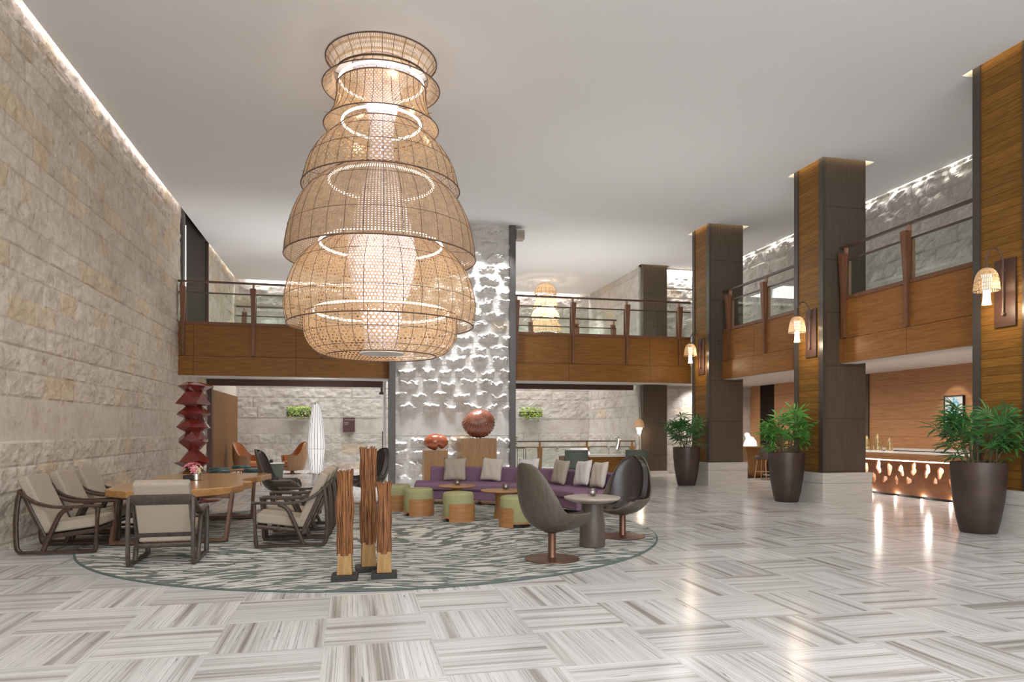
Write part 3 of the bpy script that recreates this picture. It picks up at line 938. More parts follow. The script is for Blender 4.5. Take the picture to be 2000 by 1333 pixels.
# ------------------------------------------------------------------ balcony parapets
def parapet(label, p0, p1, out, posts, z_bot=3.06, fas='fascia', close0=True, face=True, group=None):
    """p0 -> p1 along the edge (xy), out = outward unit normal; posts = distances from p0"""
    p0 = Vector((*p0, 0)); p1 = Vector((*p1, 0)); d = (p1 - p0); ln = d.length; d.normalize(); o = Vector((*out, 0))
    t = thing('balcony_parapet', label, 'balcony', group=group)

    def bx(m, a, b, i, e, z0, z1):
        """a..b along, i..e outward"""
        c = [p0 + d * a + o * i, p0 + d * b + o * i, p0 + d * b + o * e, p0 + d * a + o * e]
        m.hexa([(q.x, q.y, z0) for q in c], [(q.x, q.y, z1) for q in c])
        return m
    if face:
        m = MB(); bx(m, 0, ln, -0.06, 0.0, z_bot, 3.575); m.build('lower_fascia', M[fas], t)
        m = MB(); bx(m, 0, ln, -0.06, -0.03, 3.585, 4.42); m.build('upper_fascia', M[fas], t)
        m = MB(); bx(m, 0, ln, -0.09, -0.005, 4.42, 4.50); m.build('ledge', M['post'], t)
        m = MB(); bx(m, 0, ln, -0.10, -0.015, 3.560, 3.585); m.build('shadow_gap', M['darkpanel'], t)
    zb = 4.50 if face else 3.6
    m = MB(); bx(m, 0, ln, -0.055, -0.04, zb, 5.26); m.build('glass_panel', M['glass'], t)
    m = MB(); bx(m, 0, ln, -0.065, -0.03, 5.26, 5.295); m.build('lower_rail', M['rail'], t)
    m = MB(); bx(m, 0, ln, -0.085, -0.015, 5.55, 5.60); m.build('top_rail', M['rail'], t)
    for s in posts:
        m = MB()
        zt = 5.42
        w0, w1 = 0.055, 0.085
        b = []
        # tapering blade, slender at the foot and wide at the head
        zf = 3.60 if face else 3.6
        zm = 4.46
        for (za, wa, ea), (zb_, wb, eb) in (((zf, 0.07, 0.035), (zm, 0.085, 0.055)), ((zm, 0.085, 0.055), (zt, 0.15, 0.10))):
            q0 = [p0 + d * (s - wa / 2) + o * (-0.03), p0 + d * (s + wa / 2) + o * (-0.03), p0 + d * (s + wa / 2) + o * ea, p0 + d * (s - wa / 2) + o * ea]
            q1 = [p0 + d * (s - wb / 2) + o * (-0.03), p0 + d * (s + wb / 2) + o * (-0.03), p0 + d * (s + wb / 2) + o * eb, p0 + d * (s - wb / 2) + o * eb]
            m.hexa([(q.x, q.y, za) for q in q0], [(q.x, q.y, zb_) for q in q1])
        pt = m.build('post', M['post'], t)
        m = MB(); bx(m, s - 0.03, s + 0.03, -0.08, -0.02, 5.40, 5.55); m.build('rail_bracket', M['rail_cap'], pt)
        m = MB(); bx(m, s - 0.07, s + 0.07, -0.12, -0.06, zb, 5.26); m.build('back_plate', M['rail_cap' if fas != 'fascia' else 'post'], pt)
    return t


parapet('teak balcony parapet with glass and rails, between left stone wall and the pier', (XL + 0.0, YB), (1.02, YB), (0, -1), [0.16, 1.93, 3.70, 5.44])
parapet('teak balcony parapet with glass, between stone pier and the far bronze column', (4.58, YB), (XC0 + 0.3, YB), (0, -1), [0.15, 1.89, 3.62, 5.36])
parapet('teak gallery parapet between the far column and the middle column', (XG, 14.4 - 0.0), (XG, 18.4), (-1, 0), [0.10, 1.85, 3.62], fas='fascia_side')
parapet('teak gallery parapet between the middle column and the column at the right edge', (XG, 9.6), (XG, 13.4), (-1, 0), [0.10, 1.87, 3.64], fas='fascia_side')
parapet('slim rear guard rail of the bridge, seen through the left bridge glass', (XL + 0.9, YB2 - 0.05), (1.0, YB2 - 0.05), (0, 1), [0.25, 2.02, 3.79], face=False)
parapet('slim rear guard rail of the bridge, seen through the glass right of the pier', (4.6, YB2 - 0.05), (9.35, YB2 - 0.05), (0, 1), [0.2, 1.55, 3.25, 4.65], face=False)


# ================================================================== THE CHANDELIER
def cane_shell(name, prof, mat, parent, cell=0.045, n=96, sv=None):
    """surface of revolution with UV counted in weave cells; prof (r, z) top to bottom"""
    pr = smooth_path([(r, 0, z) for r, z in prof], 5)
    pr = [(p.x, p.z) for p in pr]
    ravg = sum(r for r, z in pr) / len(pr)
    cells = max(6, round(2 * PI * ravg / cell / n) * n) if cell * n < 2 * PI * ravg else n
    vl = [0]
    for i in range(1, len(pr)):
        vl.append(vl[-1] + math.hypot(pr[i][0] - pr[i - 1][0], pr[i][1] - pr[i - 1][1]) / cell)
    m = MB()
    vs = []; fs = []; uv = []
    for (r, z) in pr:
        for k in range(n):
            a = 2 * PI * k / n
            vs.append((r * math.cos(a), r * math.sin(a), z))
    for j in range(len(pr) - 1):
        for k in range(n):
            k2 = (k + 1) % n
            fs.append((j * n + k, j * n + k2, (j + 1) * n + k2, (j + 1) * n + k))
            u0 = k * cells / n; u1 = (k + 1) * cells / n
            uv.append(((u0, vl[j]), (u1, vl[j]), (u1, vl[j + 1]), (u0, vl[j + 1])))
    m.add(vs, fs, uv)
    return m.build(name, mat, parent, smooth=True, sharp=0)


def wire_cage(parent, prof, nribs=36, r=0.004, hoops=(0, -1), extra=0, off=0.004, name='wire_frame'):
    pr = smooth_path([(a, 0, z) for a, z in prof], 5)
    m = MB()
    for k in range(nribs):
        a = 2 * PI * (k + 0.37) / nribs
        m.tube([((p.x + off) * math.cos(a), (p.x + off) * math.sin(a), p.z) for p in pr[::2] + ([pr[-1]] if len(pr) % 2 == 0 else [])], r, 4)
    hs = [pr[0], pr[-1]] + [pr[int(len(pr) * (i + 1) / (extra + 1))] for i in range(extra)]
    for i, p in enumerate(hs):
        rr = r * (2.4 if i < 2 else 1.0)
        m.tube([((p.x + off) * math.cos(2 * PI * k / 64), (p.x + off) * math.sin(2 * PI * k / 64), p.z) for k in range(64)], rr, 5, closed=True)
    return m.build(name, M['wire'], parent)


def ring_mesh(r, z, w=0.012, n=96):
    m = MB()
    m.tube([(r * math.cos(2 * PI * k / n), r * math.sin(2 * PI * k / n), z) for k in range(n)], w, 6, closed=True)
    return m


def chandelier():
    t = thing('chandelier', 'giant tiered woven cane chandelier with a white mesh core hanging over the round rug', 'chandelier', (0.46, 11.43, 0))
    tiers = [
        ('upper_collar', [(0.87, 7.49), (0.80, 7.40), (0.74, 7.30), (0.73, 7.22)], 'cane_light', None),
        ('tier_shade', [(0.73, 7.24), (0.75, 7.20), (0.82, 7.13), (0.92, 7.06)], 'cane_light', (0.655, 7.16)),
        ('tier_shade', [(0.70, 7.05), (0.71, 6.85), (0.77, 6.62), (0.90, 6.43)], 'cane_fine', (0.615, 6.51)),
        ('tier_shade', [(0.66, 6.38), (0.80, 6.25), (1.00, 6.05), (1.15, 5.78), (1.24, 5.44)], 'cane', (0.82, 5.54)),
        ('tier_shade', [(0.82, 5.62), (1.02, 5.48), (1.24, 5.24), (1.40, 4.90), (1.48, 4.55), (1.50, 4.33)], 'cane_dense', (0.96, 4.56)),
        ('tier_shade', [(0.98, 4.50), (1.18, 4.36), (1.38, 4.08), (1.485, 3.75), (1.50, 3.50), (1.46, 3.26)], 'cane', (1.06, 3.48)),
        ('tier_shade', [(1.20, 3.42), (1.205, 3.20), (1.18, 3.05), (1.10, 2.91), (0.98, 2.82), (0.86, 2.78)], 'cane', None),
    ]
    for i, (nm, prof, mt, ring) in enumerate(tiers):
        s = cane_shell(nm, prof, M[mt], t, cell=0.050 if mt == 'cane' else 0.034)
        wire_cage(s, prof, 34 if i else 30, 0.0042, extra=2 if i > 2 else 0)
        if ring:
            ring_mesh(ring[0], ring[1], 0.019).build('light_ring', M['led'], s)
            # spokes carrying the ring
            m = MB()
            for k in range(8):
                a = 2 * PI * k / 8 + 0.2
                pr = min(prof, key=lambda p: abs(p[1] - ring[1]))
                m.tube([(0.2 * math.cos(a), 0.2 * math.sin(a), ring[1] + 0.02), ((ring[0]) * math.cos(a), (ring[0]) * math.sin(a), ring[1] + 0.015), (pr[0] * math.cos(a), pr[0] * math.sin(a), ring[1] + 0.03)], 0.0035, 4)
            m.build('spokes', M['wire'], s)
    core = [(0.46, 7.42), (0.36, 7.15), (0.25, 6.75), (0.19, 6.40), (0.19, 6.05), (0.24, 5.68), (0.34, 5.35), (0.45, 4.95), (0.54, 4.50), (0.53, 4.25), (0.47, 3.95), (0.38, 3.65), (0.30, 3.35), (0.27, 3.10), (0.28, 2.93), (0.34, 2.83)]
    c = cane_shell('mesh_core', core, M['liner'], t, cell=0.040, n=64)
    wire_cage(c, core, 16, 0.004, extra=7, off=-0.004)
    m = MB()
    m.lathe([(0.045, 2.95), (0.05, 3.0), (0.05, 7.3), (0.045, 7.35)], 16)
    m.build('lamp_tube', M['led_core'], c, smooth=True)
    MB().lathe([(0.33, 2.805), (0.35, 2.815), (0.35, 2.83), (0.33, 2.84)], 40).build('base_disc', M['white'], t, smooth=True)
    MB().lathe([(0.60, 7.46), (0.62, 7.47), (0.62, 7.495), (0.60, 7.498)], 48).build('ceiling_plate', M['white'], t)
    # warm lamps inside each tier
    for z, p in ((7.0, 12), (6.3, 12), (5.4, 22), (4.4, 34), (3.4, 34)):
        for k in range(3):
            a = 2 * PI * k / 3 + z
            l = bpy.data.lights.new('tier_lamp', 'POINT'); l.energy = p / 3; l.color = (1, 0.90, 0.78); l.shadow_soft_size = 0.05
            o = bpy.data.objects.new('tier_lamp', l); o.location = (0.7 * math.cos(a), 0.7 * math.sin(a), z); o.parent = t; COL.objects.link(o)
    for z in (6.8, 5.0, 4.3, 3.6):
        l = bpy.data.lights.new('core_lamp', 'POINT'); l.energy = 28; l.color = (0.92, 0.90, 1.0); l.shadow_soft_size = 0.05
        o = bpy.data.objects.new('core_lamp', l); o.location = (0.09, 0, z); o.parent = t; COL.objects.link(o)


M['cane_fine'] = weave('fine_hex_cane', (0.68, 0.47, 0.28), 0.46, 'hex', 0.5)
chandelier()

# the smaller sister chandelier over the rear atrium
t = thing('chandelier', 'smaller pale tiered cane chandelier hanging beyond the bridge rails', 'chandelier', (7.43, 26.7, 0))
MB().lathe([(0.17, 7.36), (0.17, 7.5)], 24).build('ceiling_cap', M['cane_light'], t, smooth=True)
ts = [([(0.16, 7.37), (0.33, 7.25), (0.43, 7.05), (0.43, 6.88)], 0.30, 6.90), ([(0.34, 6.86), (0.42, 6.66), (0.50, 6.42)], 0.34, 6.45),
      ([(0.36, 6.40), (0.52, 6.20), (0.57, 5.98)], 0.38, 6.0), ([(0.42, 5.96), (0.60, 5.72), (0.66, 5.40)], 0.42, 5.44), ([(0.5, 5.38), (0.64, 5.10), (0.58, 4.80)], 0.42, 4.9)]
for prof, rr, zz in ts:
    s = cane_shell('tier_shade', prof, M['cane_dense_pale'] if 'cane_dense_pale' in M else M['cane_light'], t, cell=0.05, n=48)
    wire_cage(s, prof, 16, 0.004)
    ring_mesh(rr, zz, 0.014, 48).build('light_ring', M['led'], s)
l = bpy.data.lights.new('core_lamp', 'POINT'); l.energy = 90; l.color = (1, 0.92, 0.82); l.shadow_soft_size = 0.1
o = bpy.data.objects.new('core_lamp', l); o.location = (0, 0, 6.2); o.parent = t; COL.objects.link(o)


# ================================================================== SCONCES
def sconce(y, label):
    t = thing('wall_sconce', label, 'wall lamp', (XC0 - 0.016, y, 0), 0, 'cane bell sconces on the column faces')
    MB().box(-0.03, 0, -0.185, 0.185, 3.22, 4.28).build('backplate', M['darkbrown'], t, bevel=0.004)
    m = MB()
    pts = smooth_path([(-0.06, 0, 3.42), (-0.06, 0, 4.15), (-0.075, 0, 4.30), (-0.15, 0, 4.42), (-0.24, 0, 4.44), (-0.33, 0, 4.38), (-0.37, 0, 4.26), (-0.37, 0, 4.13)], 5)
    m.tube(pts, 0.014, 8)
    m.tube([(-0.03, 0, 3.42), (-0.075, 0, 3.42)], 0.028, 10); m.tube([(-0.03, 0, 4.10), (-0.075, 0, 4.10)], 0.028, 10)
    m.build('curved_arm', M['wire'], t, smooth=True)
    h = thing('lamp_shade', None, None, (-0.37, 0, 0)); h.parent = t
    MB().lathe([(0.02, 4.16), (0.055, 4.145), (0.06, 4.11)], 16).build('shade_cap', M['wire'], h, smooth=True)
    pr = [(0.05, 4.12), (0.10, 4.09), (0.145, 4.02), (0.168, 3.92), (0.178, 3.84), (0.185, 3.76)]
    s = cane_shell('cane_bell', pr, M['cane_light'], h, cell=0.016, n=40)
    ring_mesh(0.185, 3.76, 0.005, 32).build('rim', M['wire'], h)
    MB().lathe([(0.07, 4.02), (0.055, 3.85), (0.05, 3.72), (0.055, 3.62), (0.068, 3.55)], 20, cap0=False, cap1=False).build('glowing_liner', M['liner_glow'], h, smooth=True)
    l = bpy.data.lights.new('sconce_lamp', 'POINT'); l.energy = 16; l.color = (1, 0.80, 0.55); l.shadow_soft_size = 0.03
    o = bpy.data.objects.new('sconce_lamp', l); o.location = (-0.37, 0, 3.50); o.parent = t; COL.objects.link(o)
    l = bpy.data.lights.new('sconce_lamp', 'POINT'); l.energy = 5; l.color = (1, 0.80, 0.55); l.shadow_soft_size = 0.02
    o = bpy.data.objects.new('sconce_lamp', l); o.location = (-0.26, 0, 3.86); o.parent = t; COL.objects.link(o)


M['darkbrown'] = plain('dark_brown_plate', (0.060, 0.026, 0.016), 0.45, noise=0.1)
M['liner_glow'] = emit('sconce_liner_glow', (1.0, 0.90, 0.72), 3.0)
sconce(9.02, 'cane bell sconce on the column at the right picture edge, largest of the three')
sconce(13.80, 'cane bell sconce on the boarded face of the middle column')
sconce(18.85, 'cane bell sconce on the far hall column beside the bridge end')


# ================================================================== RUG
rug = MB().lathe([(RUG_R - 0.02, 0.001), (RUG_R, 0.006), (RUG_R - 0.01, 0.016), (RUG_R - 0.04, 0.018)], 160, cap0=True, cap1=True)
rg = rug.build('rug', None or mat_rug(), None, smooth=True, loc=(0.53, 11.25, 0))
tag(rg, 'large round grey and cream rug with dark branching strokes under the lounge furniture', 'rug')
RZ = 0.018


# ================================================================== LOUNGE CHAIRS
def lounge_chair(label, woodmat):
    """origin at floor centre, faces +x; overall 0.95 deep, 0.74 wide"""
    t = thing('lounge_chair', label, 'armchair', group='low wooden lounge chairs around the slab table')
    wm = M[woodmat]
    for s in (-1, 1):
        y = 0.345 * s
        m = MB()
        # closed outer loop: runner, front leg, arm, crest, rear leg
        m.bar([(-0.44, y, 0.0205), (0.45, y, 0.02)], 0.055, 0.04)
        m.bar(smooth_path([(0.44, y, 0.03), (0.455, y, 0.25), (0.465, y, 0.50), (0.47, y, 0.585)], 4), 0.055, [0.05, 0.05, 0.045, 0.04, 0.036, 0.036, 0.036, 0.04, 0.045, 0.05, 0.052, 0.055, 0.06][:13])
        m.bar(smooth_path([(-0.425, y, 0.03), (-0.465, y, 0.10), (-0.475, y, 0.40), (-0.455, y, 0.66), (-0.43, y * 0.985, 0.80)], 5), 0.042, 0.052)
        m.bar(smooth_path([(-0.44, y * 0.985, 0.80), (-0.38, y, 0.745), (-0.25, y, 0.655), (-0.06, y, 0.60), (0.12, y, 0.592), (0.32, y, 0.60), (0.50, y, 0.602)], 5), [0.035 + 0.035 * math.sin(PI * min(1, k / 28)) for k in range(31)], 0.038)
        # raking brace that splits below the arm
        m.bar(smooth_path([(0.16, y, 0.578), (0.07, y, 0.54), (0.0, y, 0.44), (-0.17, y, 0.03)], 5), 0.050, 0.052)
        m.build('side_frame', wm, t, smooth=True, sharp=50)
    m = MB()
    for y in (-0.315, 0.315):
        m.bar([(0.44, y, 0.285), (-0.20, y, 0.20)], 0.028, 0.055)
        m.bar([(-0.15, y, 0.20), (-0.30, y, 0.52), (-0.42, y, 0.80)], 0.028, 0.045)
    for x, z in ((0.43, 0.285), (-0.17, 0.205), (0.15, 0.245)):
        m.bar([(x, -0.33, z), (x, 0.33, z)], 0.04, 0.055, side=(1, 0, 0))
    m.bar([(-0.428, -0.33, 0.77), (-0.428, 0.33, 0.77)], 0.035, 0.12, side=(1, 0, 0.4))
    m.bar([(-0.21, -0.32, 0.33), (-0.21, 0.32, 0.33)], 0.03, 0.09, side=(1, 0, 0.4))
    m.build('seat_frame', wm, t, smooth=True, sharp=50)
    # seat cushion
    c = MB().box(-0.34, 0.34, -0.30, 0.30, -0.065, 0.065)
    o = c.build('seat_cushion', M['tan_fabric'], t, bevel=0.03, seg=3)
    o.location = (0.12, 0, 0.352); o.rotation_euler = (0, -0.13, 0)
    c = MB().box(-0.062, 0.062, -0.305, 0.305, -0.36, 0.36)
    o = c.build('back_cushion', M['tan_fabric'], t, bevel=0.03, seg=3)
    o.location = (-0.29, 0, 0.655); o.rotation_euler = (0, -0.42, 0)
    c = MB().box(-0.012, 0.012, -0.285, 0.285, -0.27, 0.13)
    o = c.build('back_panel', M['tan_fabric'], t, bevel=0.008, seg=2)
    o.location = (-0.348, 0, 0.61); o.rotation_euler = (0, -0.42, 0)
    return t


c0 = lounge_chair('grey tan lounge chair seen from behind, at the near end of the slab table', 'chair_wood_grey')
c0.location = (-2.17, 9.27, RZ); c0.rotation_euler = (0, 0, PI / 2 + 0.03)
L1 = lounge_chair('nearest grey tan lounge chair along the left stone wall, walnut sled frame fully visible', 'chair_wood')
L1.location = (-3.66, 10.36, RZ); L1.rotation_euler = (0, 0, -0.02)
dup(L1, (-3.68, 11.36, RZ), -0.03, 'lounge chair by the left stone wall, middle one of that row of three')
dup(L1, (-3.72, 12.34, RZ), -0.04, 'lounge chair by the left stone wall, last of its row, behind the slab table')
dup(L1, (-0.80, 10.22, RZ), PI - 0.03, 'lounge chair facing left beside the twig posts, front one of its row')
dup(L1, (-0.76, 11.06, RZ), PI - 0.04, 'lounge chair right behind the front one of the row facing left')
dup(L1, (-0.72, 11.90, RZ), PI - 0.05, 'lounge chair third back in the row facing left')


# ================================================================== SLAB TABLE
t = thing('slab_table', 'long live edge honey wood table with stepped end on slanted sled legs', 'table', (-2.5, 12.2, 0))
px = [(-3.02, 10.52), (-2.23, 10.46), (-1.72, 10.92), (-1.62, 11.35), (-1.69, 11.75), (-1.58, 12.05), (-1.80, 12.30), (-1.83, 12.75), (-1.62, 13.40), (-1.50, 14.05), (-1.62, 14.30), (-2.4, 14.42), (-3.25, 14.40), (-3.42, 13.7), (-3.30, 13.0), (-3.42, 12.2), (-3.45, 11.4), (-3.38, 10.85)]
m = MB().prism([(x + 2.5, y - 12.2) for x, y in px], 0.655, 0.765)
m.build('tabletop', M['table_top'], t, bevel=0.018, seg=3)
for k, y in enumerate((-1.35, 0.95)):
    m = MB()
    yb = y - 0.30 * (1 if k == 0 else -0.2)
    m.bar([(0.80, y, 0.67), (0.76, yb, 0.035)], 0.13, 0.055, side=(0, 1, 0))
    m.bar([(-0.72, y, 0.67), (-0.70, yb, 0.035)], 0.13, 0.055, side=(0, 1, 0))
    m.bar([(-0.72, yb, 0.045), (0.78, yb, 0.045)], 0.12, 0.05, side=(0, 1, 0))
    m.bar([(-0.74, y, 0.63), (0.82, y, 0.63)], 0.12, 0.05, side=(0, 1, 0))
    m.build('leg', M['table_leg'], t, smooth=True, sharp=50, loc=(0, 0, RZ - 0.01))
m = MB().bar([(0.02, -1.55, 0.09), (0.02, 0.9, 0.60)], 0.07, 0.05, side=(1, 0, 0))
m.bar([(0.02, -1.30, 0.60), (0.02, 0.95, 0.09)], 0.07, 0.05, side=(1, 0, 0))
m.build('stretcher', M['table_leg'], t, smooth=True, sharp=50)

# flower bowl
t = thing('flower_vase', 'small glass and silver vase of pink lilies and cream blossoms on the slab table', 'flowers', (-2.52, 12.5, 0.765))
MB().lathe([(0.075, 0.0), (0.085, 0.01), (0.088, 0.11), (0.08, 0.115), (0.075, 0.03)], 24, cap1=True).build('vase', M['silver'], t, smooth=True)
MB().box(-0.19, -0.02, -0.09, 0.09, 0.0, 0.085).build('dark_tray_vase', M['black'], t, bevel=0.01)
rr = random.Random(5)


def blossom(m, c, r, n=6, up=(0, 0, 1), rnd=rr):
    U = Vector(up).normalized(); A = U.orthogonal().normalized(); B = U.cross(A)
    for k in range(n):
        a = 2 * PI * k / n + rnd.uniform(-0.2, 0.2)
        d = A * math.cos(a) + B * math.sin(a); s = U.cross(d)
        C = Vector(c)
        w = r * 0.26
        pts = [C, C + d * r * 0.5 + U * r * 0.42 - s * w, C + d * r * 0.62 + U * r * 0.30, C + d * r * 0.5 + U * r * 0.42 + s * w, C + d * r + U * r * 0.25]
        m.add(pts, [(0, 1, 2), (0, 2, 3), (1, 4, 2), (2, 4, 3)])
    return m


pk = MB(); cr = MB(); lf = MB()
for i in range(26):
    a = rr.uniform(0, 2 * PI); e = rr.uniform(0.1, 1.3)
    d = Vector((math.cos(a) * math.cos(e), math.sin(a) * math.cos(e), math.sin(e)))
    c = Vector((-0.05, 0, 0.13)) + Vector((d.x * 0.15, d.y * 0.13, d.z * 0.13))
    (blossom(pk, c, rr.uniform(0.055, 0.085), 6, d) if d.x < 0.35 else blossom(cr, c, rr.uniform(0.04, 0.06), 6, d))
for i in range(22):
    a = rr.uniform(0, 2 * PI)
    p0 = Vector((-0.02, 0, 0.10)); p1 = p0 + Vector((math.cos(a) * 0.2, math.sin(a) * 0.17, rr.uniform(-0.02, 0.12)))
    q = Vector((-math.sin(a), math.cos(a), 0)) * 0.02
    mdl = (p0 + p1) / 2 + Vector((0, 0, 0.03))
    lf.add([p0, mdl - q, p1, mdl + q], [(0, 1, 2, 3)])
pk.build('pink_blossoms', M['pink'], t); cr.build('cream_blossoms', M['pale_petal'], t); lf.build('leaves', M['leaf'], t)


# ================================================================== EGG CHAIRS
def egg_surface(curve, width, curl, thick, s0=0.0, s1=1.0, n=26, mseg=17, shrink=1.0, offs=0.0, round_end=True, round_start=0.55, wcut=1.0):
    """curve: list of (x, z) front lip -> seat -> back -> top. width/curl: lists along it. returns MB with thickness"""
    cv = smooth_path([(x, 0, z) for x, z in curve], 8)
    npt = len(cv)

    def at(lst, s):
        f = s * (len(lst) - 1); i = min(int(f), len(lst) - 2)
        a, b = lst[i], lst[i + 1]; q = f - i; q = q * q * (3 - 2 * q) * 0.5 + q * 0.5
        return a + (b - a) * q
    outer = []; inner = []
    for i in range(n):
        s = s0 + (s1 - s0) * i / (n - 1)
        f = s * (npt - 1); k = min(int(f), npt - 2); P = cv[k].lerp(cv[k + 1], f - k)
        T = (cv[k + 1] - cv[k]).normalized()
        Nn = Vector((-T.z, 0, T.x))          # candidate normal
        if Nn.z < 0 and s < 0.3: Nn = -Nn
        # inward normal: up over the seat, forward over the back
        Nn = Vector((T.z, 0, -T.x))
        if (Nn.z + Nn.x) < 0: Nn = -Nn
        e = 1.0
        tt = (s - s0) / (s1 - s0)
        if round_end and tt > 0.62: e = math.sqrt(max(0.0, 1 - ((tt - 0.62) / 0.38) ** 2.2))
        if tt < 0.16: e *= round_start + (1 - round_start) * math.sqrt(max(0, 1 - ((0.16 - tt) / 0.16) ** 2))
        W = at(width, s) * shrink * max(e, 0.02); Cc = at(curl, s) * max(e, 0.0) ** 0.8
        ro = []; ri = []
        for j in range(mseg):
            u = -1 + 2 * j / (mseg - 1)
            th = u * 1.25 * wcut
            y = W * math.sin(th) / math.sin(1.25)
            dd = Cc * (1 - math.cos(th)) / (1 - math.cos(1.25))
            base = P + Vector((0, y, 0)) + Nn * (dd + offs)
            # local inward direction leans to the middle on the sides
            nn = (Nn * math.cos(th * 0.7) + Vector((0, -1, 0)) * math.sin(th * 0.7)).normalized()
            ro.append(base); ri.append(base + nn * thick)
        outer.append(ro); inner.append(ri)
    m = MB(); vs = [p for r in outer for p in r] + [p for r in inner for p in r]
    a = n * mseg; fs = []
    for i in range(n - 1):
        for j in range(mseg - 1):
            q = i * mseg + j
            fs.append((q, q + 1, q + mseg + 1, q + mseg)); fs.append((a + q, a + q + mseg, a + q + mseg + 1, a + q + 1))
    for j in range(mseg - 1):
        fs.append((j, a + j, a + j + 1, j + 1)); q = (n - 1) * mseg + j
        fs.append((q, q + 1, a + q + 1, a + q))
    for i in range(n - 1):
        q = i * mseg
        fs.append((q, q + mseg, a + q + mseg, a + q)); q += mseg - 1
        fs.append((q, a + q, a + q + mseg, q + mseg))
    m.add(vs, fs)
    return m


EGG = [(0.45, 0.425), (0.36, 0.375), (0.14, 0.335), (-0.10, 0.34), (-0.27, 0.46), (-0.36, 0.68), (-0.42, 0.95), (-0.47, 1.19)]


def egg_chair(label, group='high backed swivel shell chairs'):
    t = thing('swivel_chair', label, 'armchair', group=group)
    w = [0.36, 0.385, 0.405, 0.41, 0.405, 0.39, 0.365, 0.34]
    c = [0.17, 0.21, 0.235, 0.25, 0.22, 0.17, 0.13, 0.10]
    egg_surface(EGG, w, c, 0.022, n=44, mseg=25, round_start=0.86).build('shell', M['shell'], t, smooth=True, sharp=60)
    egg_surface(EGG, w, c, 0.075, s0=0.47, s1=0.97, offs=0.026, shrink=0.84, n=22, mseg=17, round_start=0.75, wcut=0.85).build('back_cushion', M['leather'], t, smooth=True, sharp=70)
    egg_surface(EGG, w, c, 0.085, s0=0.03, s1=0.50, offs=0.026, shrink=0.84, n=18, mseg=17, round_end=False, wcut=0.80).build('seat_cushion', M['leather'], t, smooth=True, sharp=70)
    m = MB().lathe([(0.33, 0.0), (0.335, 0.006), (0.33, 0.014), (0.10, 0.022), (0.055, 0.028), (0.048, 0.05), (0.048, 0.32), (0.10, 0.335)], 40)
    m.build('swivel_base', M['copper'], t, smooth=True, sharp=40)
    return t


e1 = egg_chair('swivel shell chair seen from behind, left of the grey drum table')
e1.location = (2.38, 8.25, RZ); e1.rotation_euler = (0, 0, 0.42)
dup(e1, (3.90, 9.76, RZ), PI + 0.72, 'swivel shell chair with black leather cushions showing, right of the grey drum table')
dup(e1, (-1.45, 14.85, RZ), -0.10, 'swivel shell chair behind the slab table, facing right in profile')
dup(e1, (0.36, 15.45, RZ), PI + 0.62, 'swivel shell chair facing left by the pier, behind the tallest twig post')

# grey drum table between them
t = thing('drum_table', 'round taupe top table on a dark drum base between two swivel chairs', 'table', (3.18, 9.05, RZ))
MB().lathe([(0.165, 0.0), (0.175, 0.01), (0.172, 0.30), (0.150, 0.44), (0.148, 0.60)], 40).build('drum_base', M['table_base'], t, smooth=True, sharp=40)
MB().lathe([(0.15, 0.585), (0.30, 0.61), (0.375, 0.645), (0.383, 0.66), (0.380, 0.672), (0.37, 0.675)], 56).build('table_top', M['stone_top'], t, smooth=True, sharp=30)


def glass_bowl(loc, r, label, name='candle_bowl', n=20):
    t = thing(name, label, 'candle holder', loc, group='glass candle bowls on the small tables')
    s = r
    MB().lathe([(0.5 * s, 0.0), (0.85 * s, 0.18 * s), (1.0 * s, 0.7 * s), (0.9 * s, 1.3 * s), (0.72 * s, 1.6 * s), (0.69 * s, 1.6 * s), (0.86 * s, 1.28 * s), (0.95 * s, 0.7 * s), (0.8 * s, 0.24 * s)], n, cap1=False).build('glass_bowl', M['bowl_glass'], t, smooth=True)
    m = MB()
    rr = random.Random(int(r * 1e4))
    for i in range(14):
        a = rr.uniform(0, 2 * PI); q = rr.uniform(0, 0.55) * s
        m.ball((q * math.cos(a), q * math.sin(a), rr.uniform(0.25, 0.5) * s), 0.2 * s, 6, 4)
    m.build('pebbles', M['darkbrown'], t, smooth=True)
    MB().lathe([(0.3 * s, 0.5 * s), (0.3 * s, 0.95 * s)], 12).build('tealight', M['white'], t)


M['bowl_glass'] = glass('bowl_glass', (0.90, 0.89, 0.87), 0.3, 0.05)
glass_bowl((3.19, 9.08, RZ + 0.675), 0.072, 'round glass bowl with dark pebbles on the taupe drum table')

# ================================================================== SOFA
SC = (0.90, 11.90)


def arc_solid(r0, r1, a0, a1, z0, z1, n=40):
    m = MB(); vs = []; fs = []
    for i in range(n + 1):
        a = math.radians(a0 + (a1 - a0) * i / n); c, s = math.cos(a), math.sin(a)
        vs += [(r0 * c, r0 * s, z0), (r1 * c, r1 * s, z0), (r1 * c, r1 * s, z1), (r0 * c, r0 * s, z1)]
    for i in range(n):
        q = i * 4
        for k in range(4):
            k2 = (k + 1) % 4
            fs.append((q + k, q + k2, q + 4 + k2, q + 4 + k))
    fs.append((0, 3, 2, 1)); q = n * 4; fs.append((q, q + 1, q + 2, q + 3))
    m.add(vs, fs)
    return m


